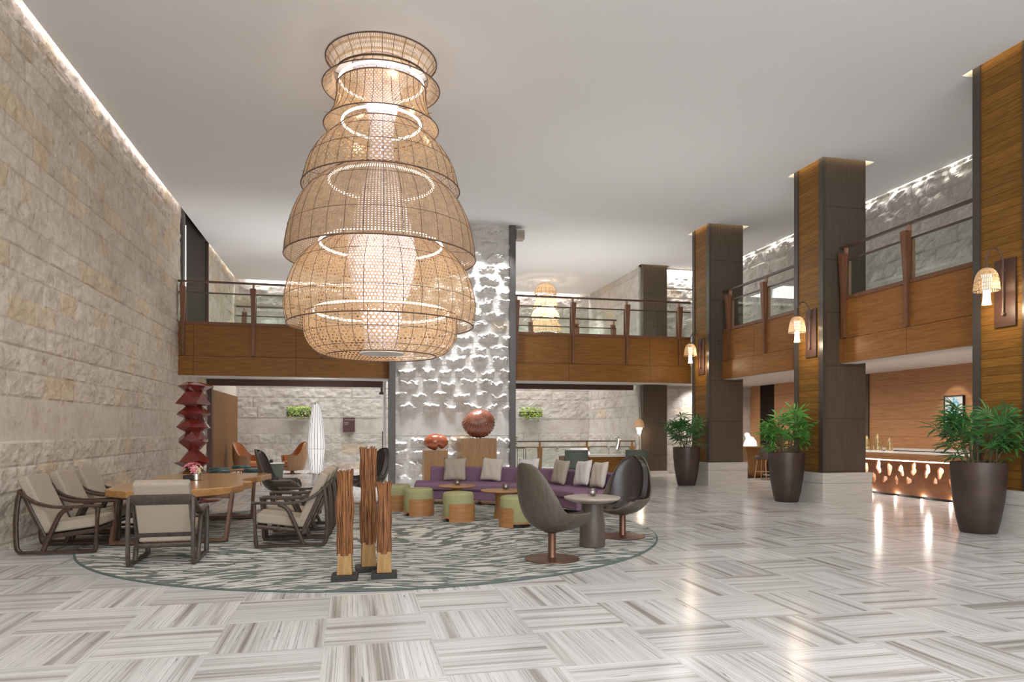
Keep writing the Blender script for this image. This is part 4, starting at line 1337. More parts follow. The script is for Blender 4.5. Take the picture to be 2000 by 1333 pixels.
t = thing('sofa', 'long curved purple felt sofa wrapping around the far side of the rug', 'sofa', (SC[0], SC[1], RZ))
for (a, b) in ((83.0, 46), (45.6, 4)):
    arc_solid(3.02, 3.98, a, b, 0.30, 0.45).build('seat_cushion', M['purple'], t, bevel=0.05, seg=4, smooth=True, sharp=40)
arc_solid(3.10, 4.05, 81.5, 5.5, 0.10, 0.30).build('base', M['purple'], t, bevel=0.02, seg=2, smooth=True, sharp=40)
arc_solid(3.96, 4.16, 78.2, 4, 0.12, 0.755).build('backrest', M['purple'], t, bevel=0.04, seg=3, smooth=True, sharp=40)
for a in (78, 62, 45, 25, 8):
    for r in (3.2, 4.0):
        ar = math.radians(a)
        MB().lathe([(0.04, 0.0), (0.04, 0.10)], 10, c=(r * math.cos(ar), r * math.sin(ar))).build('foot', M['black'], t)


def cushion(loc, face, size, mat, label, lean=0.28, roll=0.0, thick=0.15):
    """square scatter cushion, face = direction (radians) it faces, standing on its edge"""
    n = 14; vs = []; fs = []
    for sd in (1, -1):
        for i in range(n + 1):
            for j in range(n + 1):
                u = -1 + 2 * i / n; v = -1 + 2 * j / n
                pull = 1 - 0.10 * (1 - u * u) * 0 - 0.085 * (1 - abs(v)) ** 0.8 * abs(u) ** 3
                pull2 = 1 - 0.085 * (1 - abs(u)) ** 0.8 * abs(v) ** 3
                bulge = max(0.0, (1 - u ** 4)) ** 0.6 * max(0.0, (1 - v ** 4)) ** 0.6
                vs.append((sd * (thick / 2) * bulge + 0.006 * math.sin(9 * u + 3 * v) * bulge, u * size / 2 * pull, v * size / 2 * pull2))
    a = (n + 1) ** 2
    for i in range(n):
        for j in range(n):
            q = i * (n + 1) + j
            fs.append((q, q + n + 1, q + n + 2, q + 1)); fs.append((a + q, a + q + 1, a + q + n + 2, a + q + n + 1))
    m = MB(); m.add(vs, fs)
    o = m.build('scatter_cushion', mat, None, smooth=True, sharp=0)
    me = o.data
    import bmesh
    b = bmesh.new(); b.from_mesh(me); bmesh.ops.remove_doubles(b, verts=b.verts, dist=0.0005); b.to_mesh(me); b.free()
    R = Matrix.Rotation(face, 4, 'Z') @ Matrix.Rotation(-lean, 4, 'Y') @ Matrix.Rotation(roll, 4, 'X')
    me.transform(R)
    zmin = min(v.co.z for v in me.vertices)
    me.transform(Matrix.Translation((0, 0, -zmin)))
    me.polygons.foreach_set('use_smooth', [True] * len(me.polygons))
    o.location = loc
    tag(o, label, 'cushion', 'scatter cushions on the purple sofa')
    return o


def on_sofa(ang, r=3.78):
    a = math.radians(ang)
    return (SC[0] + r * math.cos(a), SC[1] + r * math.sin(a), 0.452)


for (X, Y, mt, lab, fo, rl) in (
        (2.22, 15.42, 'pillow_taupe', 'taupe linen cushion at the left end of the purple sofa', 0.0, 0.02),
        (2.99, 15.10, 'pillow_beige', 'beige linen cushion on the sofa in front of the big wooden pedestal', -0.05, -0.04),
        (3.68, 14.55, 'pillow_white', 'white cushion on the sofa partly hidden behind the nearest swivel chair', 0.0, 0.05),
        (4.18, 13.84, 'pillow_taupe', 'taupe linen cushion on the sofa, left of the white one by the dark chair', -0.25, -0.03),
        (4.46, 13.22, 'pillow_white', 'white cushion between the taupe and beige ones at the right of the sofa', -0.12, 0.09),
        (4.64, 12.78, 'pillow_beige', 'beige linen cushion nearest the black leather swivel chair', -0.05, 0.05)):
    f = math.atan2(SC[1] - Y, SC[0] - X) + fo
    d = Vector((X - SC[0], Y - SC[1])).normalized()
    cushion((X - d.x * 0.02, Y - d.y * 0.02, 0.470), f, 0.52, M[mt], lab, 0.26, rl)


# ================================================================== OTTOMANS
def ottoman(label):
    t = thing('ottoman', label, 'stool', group='round green ottomans with oak wraps')
    MB().lathe([(0.265, 0.06), (0.27, 0.075), (0.27, 0.44), (0.262, 0.475), (0.235, 0.497), (0.15, 0.505), (0.03, 0.507)], 48).build('upholstered_drum', M['green'], t, smooth=True, sharp=50)
    MB().lathe([(0.215, 0.0), (0.215, 0.06)], 32).build('recessed_base', M['black'], t)
    m = MB()
    arc = arc_solid(0.272, 0.290, -75, 105, 0.0, 0.31, 30); m.add(arc.v, arc.f)
    arc = arc_solid(0.260, 0.290, 105, 285, 0.06, 0.085, 30); m.add(arc.v, arc.f)
    m.build('oak_wrap', M['oak'], t, smooth=True, sharp=40)
    return t


o1 = ottoman('green ottoman farthest left, partly behind the next one')
o1.location = (0.86, 14.00, RZ); o1.rotation_euler = (0, 0, -PI / 2 + 0.55)
dup(o1, (1.20, 13.10, RZ), -PI / 2 + 0.60, 'green ottoman with oak wrap in front of the sofa end, second from the left')
dup(o1, (1.80, 12.12, RZ), -PI / 2 + 0.60, 'green ottoman in front of the round oak table with a glass bowl, seen whole')
dup(o1, (2.63, 11.22, RZ), PI / 2 + 0.9, 'green ottoman half hidden behind the nearest swivel chair')


def side_table(loc, label):
    t = thing('side_table', label, 'table', loc, group='round oak side tables by the purple sofa')
    MB().lathe([(0.345, 0.47), (0.37, 0.485), (0.37, 0.50), (0.36, 0.505)], 48).build('table_top', M['oak'], t, smooth=True, sharp=30)
    MB().lathe([(0.14, 0.0), (0.135, 0.02), (0.10, 0.25), (0.11, 0.44), (0.16, 0.47)], 32).build('pedestal', M['oak_v'], t, smooth=True, sharp=40)


side_table((1.98, 13.50, RZ), 'round oak side table behind the second and third green ottomans')
side_table((2.60, 12.30, RZ), 'round oak side table beside the nearest swivel chair back')
glass_bowl((1.99, 13.52, RZ + 0.505), 0.07, 'round glass bowl on the oak table in front of the taupe cushion')
glass_bowl((2.69, 12.32, RZ + 0.505), 0.071, 'round glass bowl on the oak table beside the swivel chair')


# ================================================================== TWIG POSTS
def twig_post(loc, h, hb, r, label, seed):
    rr = random.Random(seed)
    t = thing('twig_sculpture', label, 'sculpture', loc, rr.uniform(-0.1, 0.1), 'bundled twig posts on black plates')
    MB().box(-0.135, 0.135, -0.11, 0.11, 0, 0.06).build('base_plate', M['black'], t, bevel=0.003)
    MB().hexa([(-0.078, -0.078, 0.06), (0.078, -0.078, 0.06), (0.078, 0.078, 0.06), (-0.078, 0.078, 0.06)], [(-0.068, -0.068, 0.06 + hb), (0.068, -0.068, 0.06 + hb), (0.068, 0.068, 0.06 + hb), (-0.068, 0.068, 0.06 + hb)]).build('timber_block', M['block'], t, bevel=0.006)
    m = MB()
    m.lathe([(r * 0.75, 0.05 + hb), (r * 0.78, (h + hb) / 2), (r * 0.72, h - 0.03)], 14)
    n = 34
    for k in range(n):
        a = 2 * PI * k / n + rr.uniform(-0.05, 0.05)
        ph = rr.uniform(0, 6); am = rr.uniform(0.002, 0.007)
        pts = []
        top = h - rr.uniform(0.0, 0.05)
        for i in range(19):
            z = 0.06 + hb - 0.02 + (top - hb - 0.04) * i / 18
            R = r * (0.90 + 0.07 * math.sin(z * 9 + 1.3 * seed) + 0.05 * math.sin(z * 17 + seed)) + am * math.sin(ph + z * 14)
            aa = a + 0.06 * math.sin(z * 7 + ph) + 0.10 * math.sin(z * 3 + seed)
            pts.append((R * math.cos(aa), R * math.sin(aa), z))
        m.tube(pts, [rr.uniform(0.006, 0.010)] * len(pts), 5)
    m.build('twig_bundle', M['twig'], t, smooth=True, sharp=60)


twig_post((-0.075, 7.62, RZ), 1.17, 0.22, 0.088, 'shortish twig post standing in front, left of the tallest one', 1)
twig_post((0.175, 8.02, RZ), 1.40, 0.27, 0.092, 'tallest dark twig post, in the middle of the three', 2)
twig_post((0.335, 7.64, RZ), 1.04, 0.22, 0.073, 'slimmest and lowest twig post, right of the tallest one', 3)


# ================================================================== PALMS IN TALL PLANTERS
def palm_pot(loc, label, seed, spread=1.0, leafmat='leaf', hs=1.0):
    rr = random.Random(seed)
    t = thing('potted_palm', label, 'potted plant', loc, 0, 'lady palms in tall bronze planters')
    MB().lathe([(0.235, 0.0), (0.255, 0.02), (0.30, 0.22), (0.345, 0.50), (0.375, 0.82), (0.385, 1.07), (0.38, 1.10), (0.355, 1.10), (0.345, 1.04)], 48, cap1=False).build('planter', M['pot'], t, smooth=True, sharp=50)
    MB().lathe([(0.02, 1.045), (0.35, 1.04)], 24).build('soil', M['soil'], t)
    st = MB(); lv = MB()
    for i in range(17):
        a = rr.uniform(0, 2 * PI); r0 = rr.uniform(0.02, 0.24)
        x, y = r0 * math.cos(a), r0 * math.sin(a)
        top = rr.uniform(1.40, 1.80) * hs
        lean = rr.uniform(0.03, 0.26)
        p0 = Vector((x, y, 1.04)); p1 = Vector((x + lean * math.cos(a), y + lean * math.sin(a), top))
        mid = (p0 + p1) / 2 + Vector((rr.uniform(-.03, .03), rr.uniform(-.03, .03), 0))
        st.tube([p0, mid, p1], [0.010, 0.008, 0.006], 6)
        nf = rr.randint(3, 5)
        for k in range(nf):
            b = a + rr.uniform(-1.9, 1.9) if k else a
            zz = lerp(top - 0.50, top, (k + 1) / nf)
            q = p0.lerp(p1, (zz - 1.04) / (top - 1.04))
            el = rr.uniform(0.15, 1.15)
            pl = rr.uniform(0.14, 0.30) * spread
            d = Vector((math.cos(b) * math.cos(el), math.sin(b) * math.cos(el), math.sin(el)))
            hub = q + d * pl
            st.tube([q, q + d * pl * 0.5 + Vector((0, 0, 0.01)), hub], 0.004, 5)
            nl = rr.randint(6, 9)
            side = d.cross(Vector((0, 0, 1))).normalized()
            upv = side.cross(d).normalized()
            for j in range(nl):
                f = -1 + 2 * j / (nl - 1)
                ang = f * 1.75
                ld = (d * math.cos(ang) + side * math.sin(ang)).normalized()
                ln = rr.uniform(0.27, 0.42) * (1 - 0.15 * abs(f)) * (0.85 + 0.15 * spread)
                w = rr.uniform(0.015, 0.024)
                sv = ld.cross(upv).normalized() * w
                dr = rr.uniform(0.03, 0.11)
                A = hub; B = hub + ld * ln * 0.35 + upv * 0.012; C = hub + ld * ln * 0.72 - Vector((0, 0, dr * 0.35)); D = hub + ld * ln - Vector((0, 0, dr))
                up = upv * 0.006
                lv.add([A, B - sv + up, B, B + sv + up, C - sv * 0.85 + up, C, C + sv * 0.85 + up, D], [(0, 1, 2), (0, 2, 3), (1, 4, 5, 2), (2, 5, 6, 3), (4, 7, 5), (5, 7, 6)])
    lim = XC0 - 0.14 - loc[0]
    for q in (st, lv):
        q.v = [(x if x < lim - 0.12 else lim - 0.12 * math.exp(-(x - lim + 0.12) / 0.12), y, z) for x, y, z in q.v]
    lv.build('leaves', M[leafmat], t)
    st.build('stems', M['stem'], t, smooth=True)


palm_pot((9.53, 9.06, 0), 'potted lady palm nearest the camera, beside the column at the right edge', 11, 1.05, 'leaf_dark')
palm_pot((9.46, 13.92, 0), 'bushy bright green potted palm beside the middle column', 12, 1.1)
palm_pot((9.42, 18.65, 0), 'potted palm farthest away, beside the far hall column', 17, 1.05, 'leaf_dark')


# ================================================================== RED STACKED SCULPTURE
t = thing('stacked_sculpture', 'tall oxblood sculpture of stacked faceted shapes beside the left stone wall', 'sculpture', (-3.46, 16.9, 0))
MB().lathe([(0.54, 0.0), (0.56, 0.015), (0.56, 0.05), (0.54, 0.06)], 48).build('round_base', M['red'], t, smooth=True, sharp=40)
rr = random.Random(9)
units = [(0.06, 0.40, [(0.12, 0.0), (0.30, 0.45), (0.16, 1.0)], 6), (0.46, 0.30, [(0.16, 0.0), (0.34, 0.55), (0.13, 1.0)], 6), (0.72, 0.46, [(0.15, 0.0), (0.38, 0.30), (0.34, 0.42), (0.09, 1.0)], 5),
         (1.15, 0.41, [(0.15, 0), (0.33, 0.45), (0.31, 0.60), (0.19, 1.0)], 6), (1.52, 0.33, [(0.14, 0), (0.38, 0.40), (0.20, 1.0)], 6), (1.83, 0.31, [(0.15, 0), (0.40, 0.36), (0.36, 0.48), (0.16, 1.0)], 7),
         (2.12, 0.33, [(0.18, 0), (0.38, 0.10), (0.38, 0.16), (0.25, 1.0)], 4), (2.43, 0.24, [(0.16, 0), (0.40, 0.62), (0.20, 0.97)], 7)]
for z, hh, prof, n in units:
    m = MB(); vs = []; fs = []; ph = rr.uniform(0, 6)
    for j, (r, q) in enumerate(prof):
        for k in range(n):
            a = 2 * PI * (k + 0.5 * (j % 2)) / n + ph
            rj = r * rr.uniform(0.86, 1.08)
            vs.append((rj * math.cos(a), rj * math.sin(a), z + q * hh + rr.uniform(-0.015, 0.015) * (0 < j < len(prof) - 1)))
    for j in range(len(prof) - 1):
        for k in range(n):
            k2 = (k + 1) % n
            a0, a1, b0, b1 = j * n + k, j * n + k2, (j + 1) * n + k, (j + 1) * n + k2
            if j % 2 == 0: fs += [(a0, a1, b0), (a1, b1, b0)]
            else: fs += [(a0, b1, b0), (a0, a1, b1)]
    fs.append(tuple(range(n - 1, -1, -1))); fs.append(tuple((len(prof) - 1) * n + k for k in range(n)))
    m.add(vs, fs); m.build('faceted_block', M['red'], t, bevel=0.004, seg=1)


# ================================================================== PEDESTALS AND NUT SCULPTURES
def nut_mat(name, c1, c2, ribs):
    m, nt, b = new_mat(name)
    co = objco(nt)
    n = N(nt, 'ShaderNodeTexNoise', i_Scale=3.0, i_Detail=4.0); L(nt, co, n.inputs['Vector'])
    L(nt, ramp(nt, n.outputs[0], [(0.3, c1), (0.7, c2)]), b.inputs['Base Color'])
    b.inputs['Roughness'].default_value = 0.22; b.inputs['Coat Weight'].default_value = 0.5
    return m


M['nut'] = nut_mat('ribbed_red_wood', (0.17, 0.055, 0.03), (0.30, 0.11, 0.065), True)
M['cashew'] = nut_mat('polished_red_wood', (0.27, 0.055, 0.022), (0.42, 0.12, 0.05), False)
for (x, y, w, d, h, lab) in ((2.17, 18.85, 0.62, 0.6, 1.05, 'narrow oak pedestal carrying the small red wooden sculpture'), (3.30, 18.85, 0.97, 0.8, 1.37, 'wide oak pedestal carrying the big ribbed wooden sculpture')):
    o = MB().box(-w / 2, w / 2, -d / 2, d / 2, 0, h).build('pedestal', M['oak_v'], None, bevel=0.004, loc=(x, y, 0))
    tag(o, lab, 'pedestal', 'oak pedestals in front of the stone pier')
# cashew-like smooth form
m = MB()


def cash(d):
    return 1 - 0.22 * math.exp(-((d.x - 0.25) ** 2) / 0.02) * max(0, -d.z + 0.15) * 1.6 - 0.05 * math.exp(-((d.x - 0.25) ** 2) / 0.02)


m.ball((0, 0, 0.215), (0.325, 0.24, 0.222), 48, 28, cash)
o = m.build('smooth_nut_sculpture', M['cashew'], None, smooth=True, sharp=0, loc=(2.19, 18.80, 1.062))
tag(o, 'small glossy red wooden cashew shaped sculpture on the narrow pedestal', 'sculpture')
# ribbed almond: real grooves
m = MB(); n, k_ = 260, 170; vs = []; fs = []
for j in range(k_ + 1):
    th = PI * j / k_
    for i in range(n):
        a = 2 * PI * i / n
        d = Vector((math.sin(th) * math.cos(a), math.sin(th) * math.sin(a), math.cos(th)))
        q = 1 - 0.05 * math.cos(2 * a) * 0 + 0.05 * d.x * d.z
        # grooves fan out from the upper left shoulder over the whole body
        u = math.atan2(d.z - 0.9, d.x + 0.15)
        s = 1 - abs(math.sin(u * 26 + 0.9 * math.sin(2.4 * d.z + d.x))) ** 0.6 * 1.6
        q += 0.026 * s * (0.35 + 0.65 * min(1, max(0, 1 - d.z)))
        ex = 0.455 * (1 - 0.10 * max(0, -d.x) * abs(d.z))
        vs.append((d.x * ex * q, d.y * 0.36 * q, 0.39 + d.z * (0.39 + 0.03 * d.x) * q))
for j in range(k_):
    for i in range(n):
        i2 = (i + 1) % n
        fs.append((j * n + i, (j + 1) * n + i, (j + 1) * n + i2, j * n + i2))
m.add(vs, fs)
zmin = min(p[2] for p in m.v)
m.v = [(x, y, z - zmin) for x, y, z in m.v]
o = m.build('ribbed_nut_sculpture', M['nut'], None, smooth=True, sharp=0, loc=(3.34, 18.80, 1.372))
tag(o, 'large brown wooden nut shaped sculpture with carved ridges on the wide pedestal', 'sculpture')


# ================================================================== LANTERN LAMP
def mat_lantern():
    m = bpy.data.materials.new('pleated_lantern_shade'); m.use_nodes = True
    nt = m.node_tree; b = nt.nodes['Principled BSDF']
    b.inputs['Base Color'].default_value = (0.85, 0.85, 0.86, 1); b.inputs['Roughness'].default_value = 0.8
    b.inputs['Emission Color'].default_value = (1.0, 0.98, 0.97, 1); b.inputs['Emission Strength'].default_value = 0.42
    return m


M['rib_grey'] = plain('grey_ribs', (0.25, 0.25, 0.26), 0.6)
t = thing('floor_lantern', 'tall glowing white pleated lantern standing in front of the rear wall', 'floor lamp', (-1.01, 21.05, 0))
MB().lathe([(0.12, 0.0), (0.13, 0.01), (0.105, 0.32)], 24).build('white_foot', M['white'], t, smooth=True)
MB().lathe([(0.24, 0.32), (0.26, 0.33), (0.26, 0.345), (0.22, 0.36)], 40).build('disc', M['silver'], t, smooth=True)
m = MB(); vs = []; fs = []
prof = smooth_path([(0.165, 0, 0.36), (0.20, 0, 0.70), (0.232, 0, 1.05), (0.225, 0, 1.35), (0.19, 0, 1.75), (0.15, 0, 2.1), (0.115, 0, 2.33)], 4)
n = 96
for p in prof:
    for k in range(n):
        a = 2 * PI * k / n; r = p.x * (1 + 0.022 * math.cos(24 * a))
        vs.append((r * math.cos(a), r * math.sin(a), p.z))
for j in range(len(prof) - 1):
    for k in range(n):
        k2 = (k + 1) % n; fs.append((j * n + k, j * n + k2, (j + 1) * n + k2, (j + 1) * n + k))
m.add(vs, fs); sh = m.build('pleated_shade', mat_lantern(), t, smooth=True, sharp=0)
m = MB()
for k in range(16):
    a = 2 * PI * (k + 0.5) / 16
    m.tube([((p.x * 1.0) * math.cos(a), (p.x * 1.0) * math.sin(a), p.z) for p in prof[::3] + [prof[-1]]], 0.007, 4)
m.tube([(0.236 * math.cos(2 * PI * k / 40), 0.236 * math.sin(2 * PI * k / 40), 1.05) for k in range(40)], 0.004, 4, closed=True)
m.build('shade_ribs', M['rib_grey'], sh)
MB().lathe([(0.10, 2.33), (0.10, 2.345), (0.02, 2.36), (0.018, 2.43)], 20).build('finial', M['silver'], t, smooth=True)
l = bpy.data.lights.new('lantern_lamp', 'POINT'); l.energy = 30; l.color = (1, 0.98, 0.95); l.shadow_soft_size = 0.1
o = bpy.data.objects.new('lantern_lamp', l); o.location = (0, 0.0, 2.55); o.parent = t; COL.objects.link(o)


# ================================================================== REAR LOUNGE
def tub_wall(ra, rb, zb, top_fn, a0=55, a1=305, n=44, taper=0.75):
    """wall of a tub seat: radius ra..rb at the rim, narrowing towards the bottom, top height varies with the angle"""
    m = MB(); vs = []; fs = []; K = 6
    for i in range(n + 1):
        a = math.radians(a0 + (a1 - a0) * i / n); c, s_ = math.cos(a), math.sin(a)
        zt = top_fn(a)
        ring = []
        for k in range(K + 1):
            q = k / K; z = zb + (zt - zb) * q; f = taper + (1 - taper) * min(1, (z - zb) / 0.45) ** 0.6
            ring.append((rb * f * c * 1.05, rb * f * s_, z))
        for k in range(K, -1, -1):
            q = k / K; z = zb + (zt - zb) * q; f = taper + (1 - taper) * min(1, (z - zb) / 0.45) ** 0.6
            ring.append((ra * f * c * 1.05, ra * f * s_, z))
        vs += ring
    R = 2 * (K + 1)
    for i in range(n):
        for k in range(R):
            k2 = (k + 1) % R
            fs.append((i * R + k, i * R + k2, (i + 1) * R + k2, (i + 1) * R + k))
    fs.append(tuple(range(R - 1, -1, -1))); fs.append(tuple(n * R + k for k in range(R)))
    m.add(vs, fs)
    return m


def bucket_chair(label):
    t = thing('bucket_armchair', label, 'armchair', group='tan shell bucket armchairs by the rear wall')

    def top(a):
        c = max(0.0, (-math.cos(a) - 0.05) / 0.95)
        return 0.68 + 0.48 * (c * c * (3 - 2 * c))
    tub_wall(0.455, 0.485, 0.14, top).build('shell', M['shell_orange'], t, smooth=True, sharp=50)
    tub_wall(0.40, 0.452, 0.30, lambda a: top(a) - 0.03, 60, 300).build('back_lining', M['leather_orange'], t, smooth=True, sharp=50)
    MB().lathe([(0.30, 0.26), (0.37, 0.30), (0.385, 0.44), (0.34, 0.475), (0.03, 0.48)], 32).build('seat_cushion', M['leather_orange'], t, smooth=True, sharp=60)
    MB().lathe([(0.30, 0.0), (0.30, 0.015), (0.08, 0.03), (0.06, 0.10), (0.34, 0.14), (0.36, 0.26)], 28).build('pedestal_base', M['shell_orange'], t, smooth=True, sharp=40)
    return t


b1 = bucket_chair('tan bucket armchair with cognac lining in front of the veneer door, facing right')
b1.location = (-3.66, 26.6, 0); b1.rotation_euler = (0, 0, -0.30)
dup(b1, (-2.12, 26.6, 0), PI + 0.35, 'tan bucket armchair with cognac lining facing left, nearer the white lantern')


def round_stool(loc, label, first=[None]):
    if first[0] is None:
        t = thing('round_stool', label, 'stool', loc, group='dark teal round stools in the rear lounge')
        MB().lathe([(0.24, 0.38), (0.275, 0.41), (0.28, 0.455), (0.26, 0.49), (0.18, 0.505), (0.02, 0.508)], 36).build('seat', M['teal'], t, smooth=True, sharp=50)
        for k in range(3):
            a = 2 * PI * k / 3
            MB().tube([(0.22 * math.cos(a), 0.22 * math.sin(a), 0.0), (0.17 * math.cos(a), 0.17 * math.sin(a), 0.385)], 0.018, 8).build('leg', M['oak'], t, smooth=True)
        first[0] = t
    else:
        dup(first[0], loc, 0.5, label)


round_stool((-3.55, 20.5, 0), 'dark teal round stool behind the flower vase, nearer of the two there')
round_stool((-3.78, 21.75, 0), 'dark teal round stool half hidden behind another by the red sculpture')
round_stool((-3.33, 22.9, 0), 'dark teal round stool in front of the left bucket armchair')
round_stool((-2.74, 21.1, 0), 'dark teal round stool mostly hidden by the profile swivel chair back')
t = thing('low_table', 'low oak coffee table between the dark teal stools', 'table', (-3.05, 21.85, 0))
MB().lathe([(0.33, 0.40), (0.35, 0.415), (0.35, 0.44), (0.34, 0.445)], 36).build('table_top', M['oak'], t, smooth=True, sharp=40)
MB().lathe([(0.16, 0), (0.10, 0.2), (0.12, 0.40)], 24).build('pedestal', M['oak_v'], t, smooth=True)
t = thing('drum_side_table', 'grey green drum side table between the two bucket armchairs', 'table', (-2.42, 23.4, 0))
MB().lathe([(0.25, 0), (0.26, 0.02), (0.29, 0.42), (0.31, 0.52)], 36).build('drum', M['teal_dull'], t, smooth=True, sharp=40)
MB().lathe([(0.30, 0.52), (0.325, 0.53), (0.325, 0.55), (0.31, 0.555)], 36).build('table_top', M['white_marble'], t, smooth=True, sharp=40)
o = MB().lathe([(0.05, 0), (0.055, 0.05), (0.045, 0.10), (0.035, 0.10), (0.04, 0.02)], 16, cap1=False).build('dark_bowl', M['black'], None, smooth=True, loc=(-2.50, 23.35, 0.555))
tag(o, 'small dark cup on the grey green drum side table', 'cup')

# sign on the rear wall with its small lines of writing
t = thing('wall_sign', 'maroon sign panel with small pale writing on the rear stone wall', 'sign', (-0.13, YF - 0.135, 0))
MB().box(-0.235, 0.235, 0, 0.04, 1.50, 2.09).build('sign_panel', M['sign'], t, bevel=0.004)
m = MB()
rr = random.Random(3)
for (z, x0, x1, hh) in ((1.99, -0.17, 0.19, 0.035), (1.90, -0.19, -0.02, 0.018), (1.87, -0.19, -0.04, 0.018), (1.83, -0.19, -0.01, 0.018), (1.80, -0.19, -0.06, 0.018)):
    x = x0
    while x < x1:
        w = hh * rr.uniform(0.35, 0.6)
        m.box(x, x + w, -0.004, 0.0, z, z + hh * rr.uniform(0.75, 1.0)); x += w * 1.35
m.build('lettering', M['pillow_taupe'], t)


def wall_planter(loc, w, label, seed, trail):
    rr = random.Random(seed)
    t = thing('wall_planter', label, 'planter', loc, group='planter boxes on the rear stone wall')
    MB().box(-w / 2, w / 2, -0.13, 0.14, 0.0, 0.20).build('planter_box', M['table_base'], t, bevel=0.006)
    m = MB()
    for i in range(520):
        x = rr.uniform(-w / 2, w / 2); y = rr.uniform(-0.20, 0.10)
        if rr.random() < trail: z = rr.uniform(-0.22 * rr.random(), 0.16); y = rr.uniform(-0.24, -0.14); x *= 0.95 if z > 0 else 0.7
        else: z = rr.uniform(0.14, 0.40)
        s = rr.uniform(0.03, 0.065); a = rr.uniform(0, 2 * PI); e = rr.uniform(-1, 1)
        d = Vector((math.cos(a) * math.cos(e), math.sin(a) * math.cos(e), math.sin(e))); q = d.orthogonal().normalized() * s * 0.42
        c = Vector((x, y, z)); m.add([c - d * s, c + q, c + d * s, c - q], [(0, 1, 2, 3)])
    m.build('foliage', M['leaf_yellow'], t)


wall_planter((-2.05, YF - 0.26, 2.12), 0.95, 'planter box with clipped greenery on the rear wall, left of the white lantern', 4, 0.15)
wall_planter((7.43, YF - 0.26, 2.16), 0.98, 'planter box with trailing yellow green ivy on the rear wall, right of the pier', 5, 0.5)

# folding glazed panel edge at the pier with its pull handle
t = thing('glazed_door_leaf', 'narrow pale framed door leaf with black pull handle against the left pier edge', 'door', (0.93, 20.62, 0))
MB().box(-0.05, 0.02, -0.02, 0.45, 0.02, 3.0).build('pale_frame', M['white_marble'], t, bevel=0.003)
MB().box(-0.085, -0.06, 0.10, 0.13, 1.0, 1.55).box(-0.065, -0.045, 0.10, 0.13, 1.02, 1.05).box(-0.065, -0.045, 0.10, 0.13, 1.50, 1.53).build('handle', M['black'], t)
MB().box(-0.17, -0.05, -0.04, 0.10, 2.62, 2.69).box(-0.13, -0.07, -0.01, 0.06, 2.69, 2.82).build('small_speaker', M['darkbrown'], t, bevel=0.006)  # small wall speaker, grouped here but no part of the leaf
# floodlight at the top right of the pier frame
t = thing('floodlight', 'grey floodlight box at the top of the pier frame under the ceiling', 'spotlight', (4.60, 19.95, 0))
MB().box(0.0, 0.04, -0.1, 0.1, 7.36, 7.5).build('bracket', M['frame_metal'], t)
MB().prism([(0.04, -0.14), (0.30, -0.14), (0.30, 0.14), (0.04, 0.14)], 7.14, 7.42).build('housing', M['silver_dull'] if 'silver_dull' in M else M['stone_top'], t, bevel=0.02)
MB().box(0.08, 0.26, -0.15, -0.138, 7.20, 7.38).build('lens', M['bowl_glass'], t)


# ================================================================== LOWER REAR GUARD RAIL AND DESK
t = thing('guard_railing', 'wooden post and dark rail guard running in front of the rear stone wall', 'railing', (0, YB2, 0))
for x in (4.85, 6.50, 8.26, 10.0):
    m = MB(); m.hexa([(x - 0.05, -0.04, 0), (x + 0.05, -0.04, 0), (x + 0.05, 0.04, 0), (x - 0.05, 0.04, 0)], [(x - 0.09, -0.05, 1.0), (x + 0.09, -0.05, 1.0), (x + 0.09, 0.05, 1.0), (x - 0.09, 0.05, 1.0)])
    m.box(x - 0.035, x + 0.035, -0.02, 0.02, 1.0, 1.17); m.build('post', M['oak_v'], t)
MB().box(4.6, 10.12, -0.03, 0.03, 1.17, 1.21).build('top_rail', M['rail'], t)
MB().box(4.6, 10.08, 0.045, 0.075, 0.965, 0.995).build('lower_rail', M['rail'], t)
MB().box(4.6, 10.08, 0.05, 0.065, 0.10, 0.96).build('glass_panel', M['glass'], t)

t = thing('desk', 'long work desk with white top and reddish wood front behind the purple sofa', 'desk', (8.1, 22.3, 0))
MB().box(-1.62, 1.50, -0.38, 0.38, 0.735, 0.775).build('desktop', M['white_marble'], t, bevel=0.006)
MB().box(-1.30, 1.42, -0.30, -0.26, 0.14, 0.70).build('modesty_panel', M['oak_red'] if 'oak_red' in M else M['fascia'], t)
for x in (-1.28, 1.38):
    MB().box(x - 0.06, x + 0.06, -0.30, 0.30, 0.0, 0.735).build('side_panel', M['oak_v'], t)


def tub_chair(loc, rz, label):
    t = thing('tub_chair', label, 'chair', loc, rz, 'grey green tub chairs at the white desk')
    m = arc_solid(0.30, 0.37, 95, 265, 0.40, 0.96, 24)
    m.v = [(x * (1 + (z - 0.4) * 0.15), y * (1 + (z - 0.4) * 0.12), z) for x, y, z in m.v]
    m.build('backrest', M['teal_dull'], t, bevel=0.02, seg=2, smooth=True, sharp=40)
    MB().lathe([(0.26, 0.36), (0.30, 0.38), (0.30, 0.47), (0.27, 0.49)], 32).build('seat', M['teal_dull'], t, smooth=True, sharp=40)
    for k in range(4):
        a = PI / 4 + PI / 2 * k
        MB().tube([(0.28 * math.cos(a), 0.28 * math.sin(a), 0), (0.2 * math.cos(a), 0.2 * math.sin(a), 0.37)], 0.016, 8).build('leg', M['oak'], t)
    return t


tub_chair((6.95, 21.35, 0), PI / 2, 'grey green tub chair at the left half of the white desk')
tub_chair((8.98, 21.3, 0), PI / 2, 'grey green tub chair behind the black leather swivel chair')
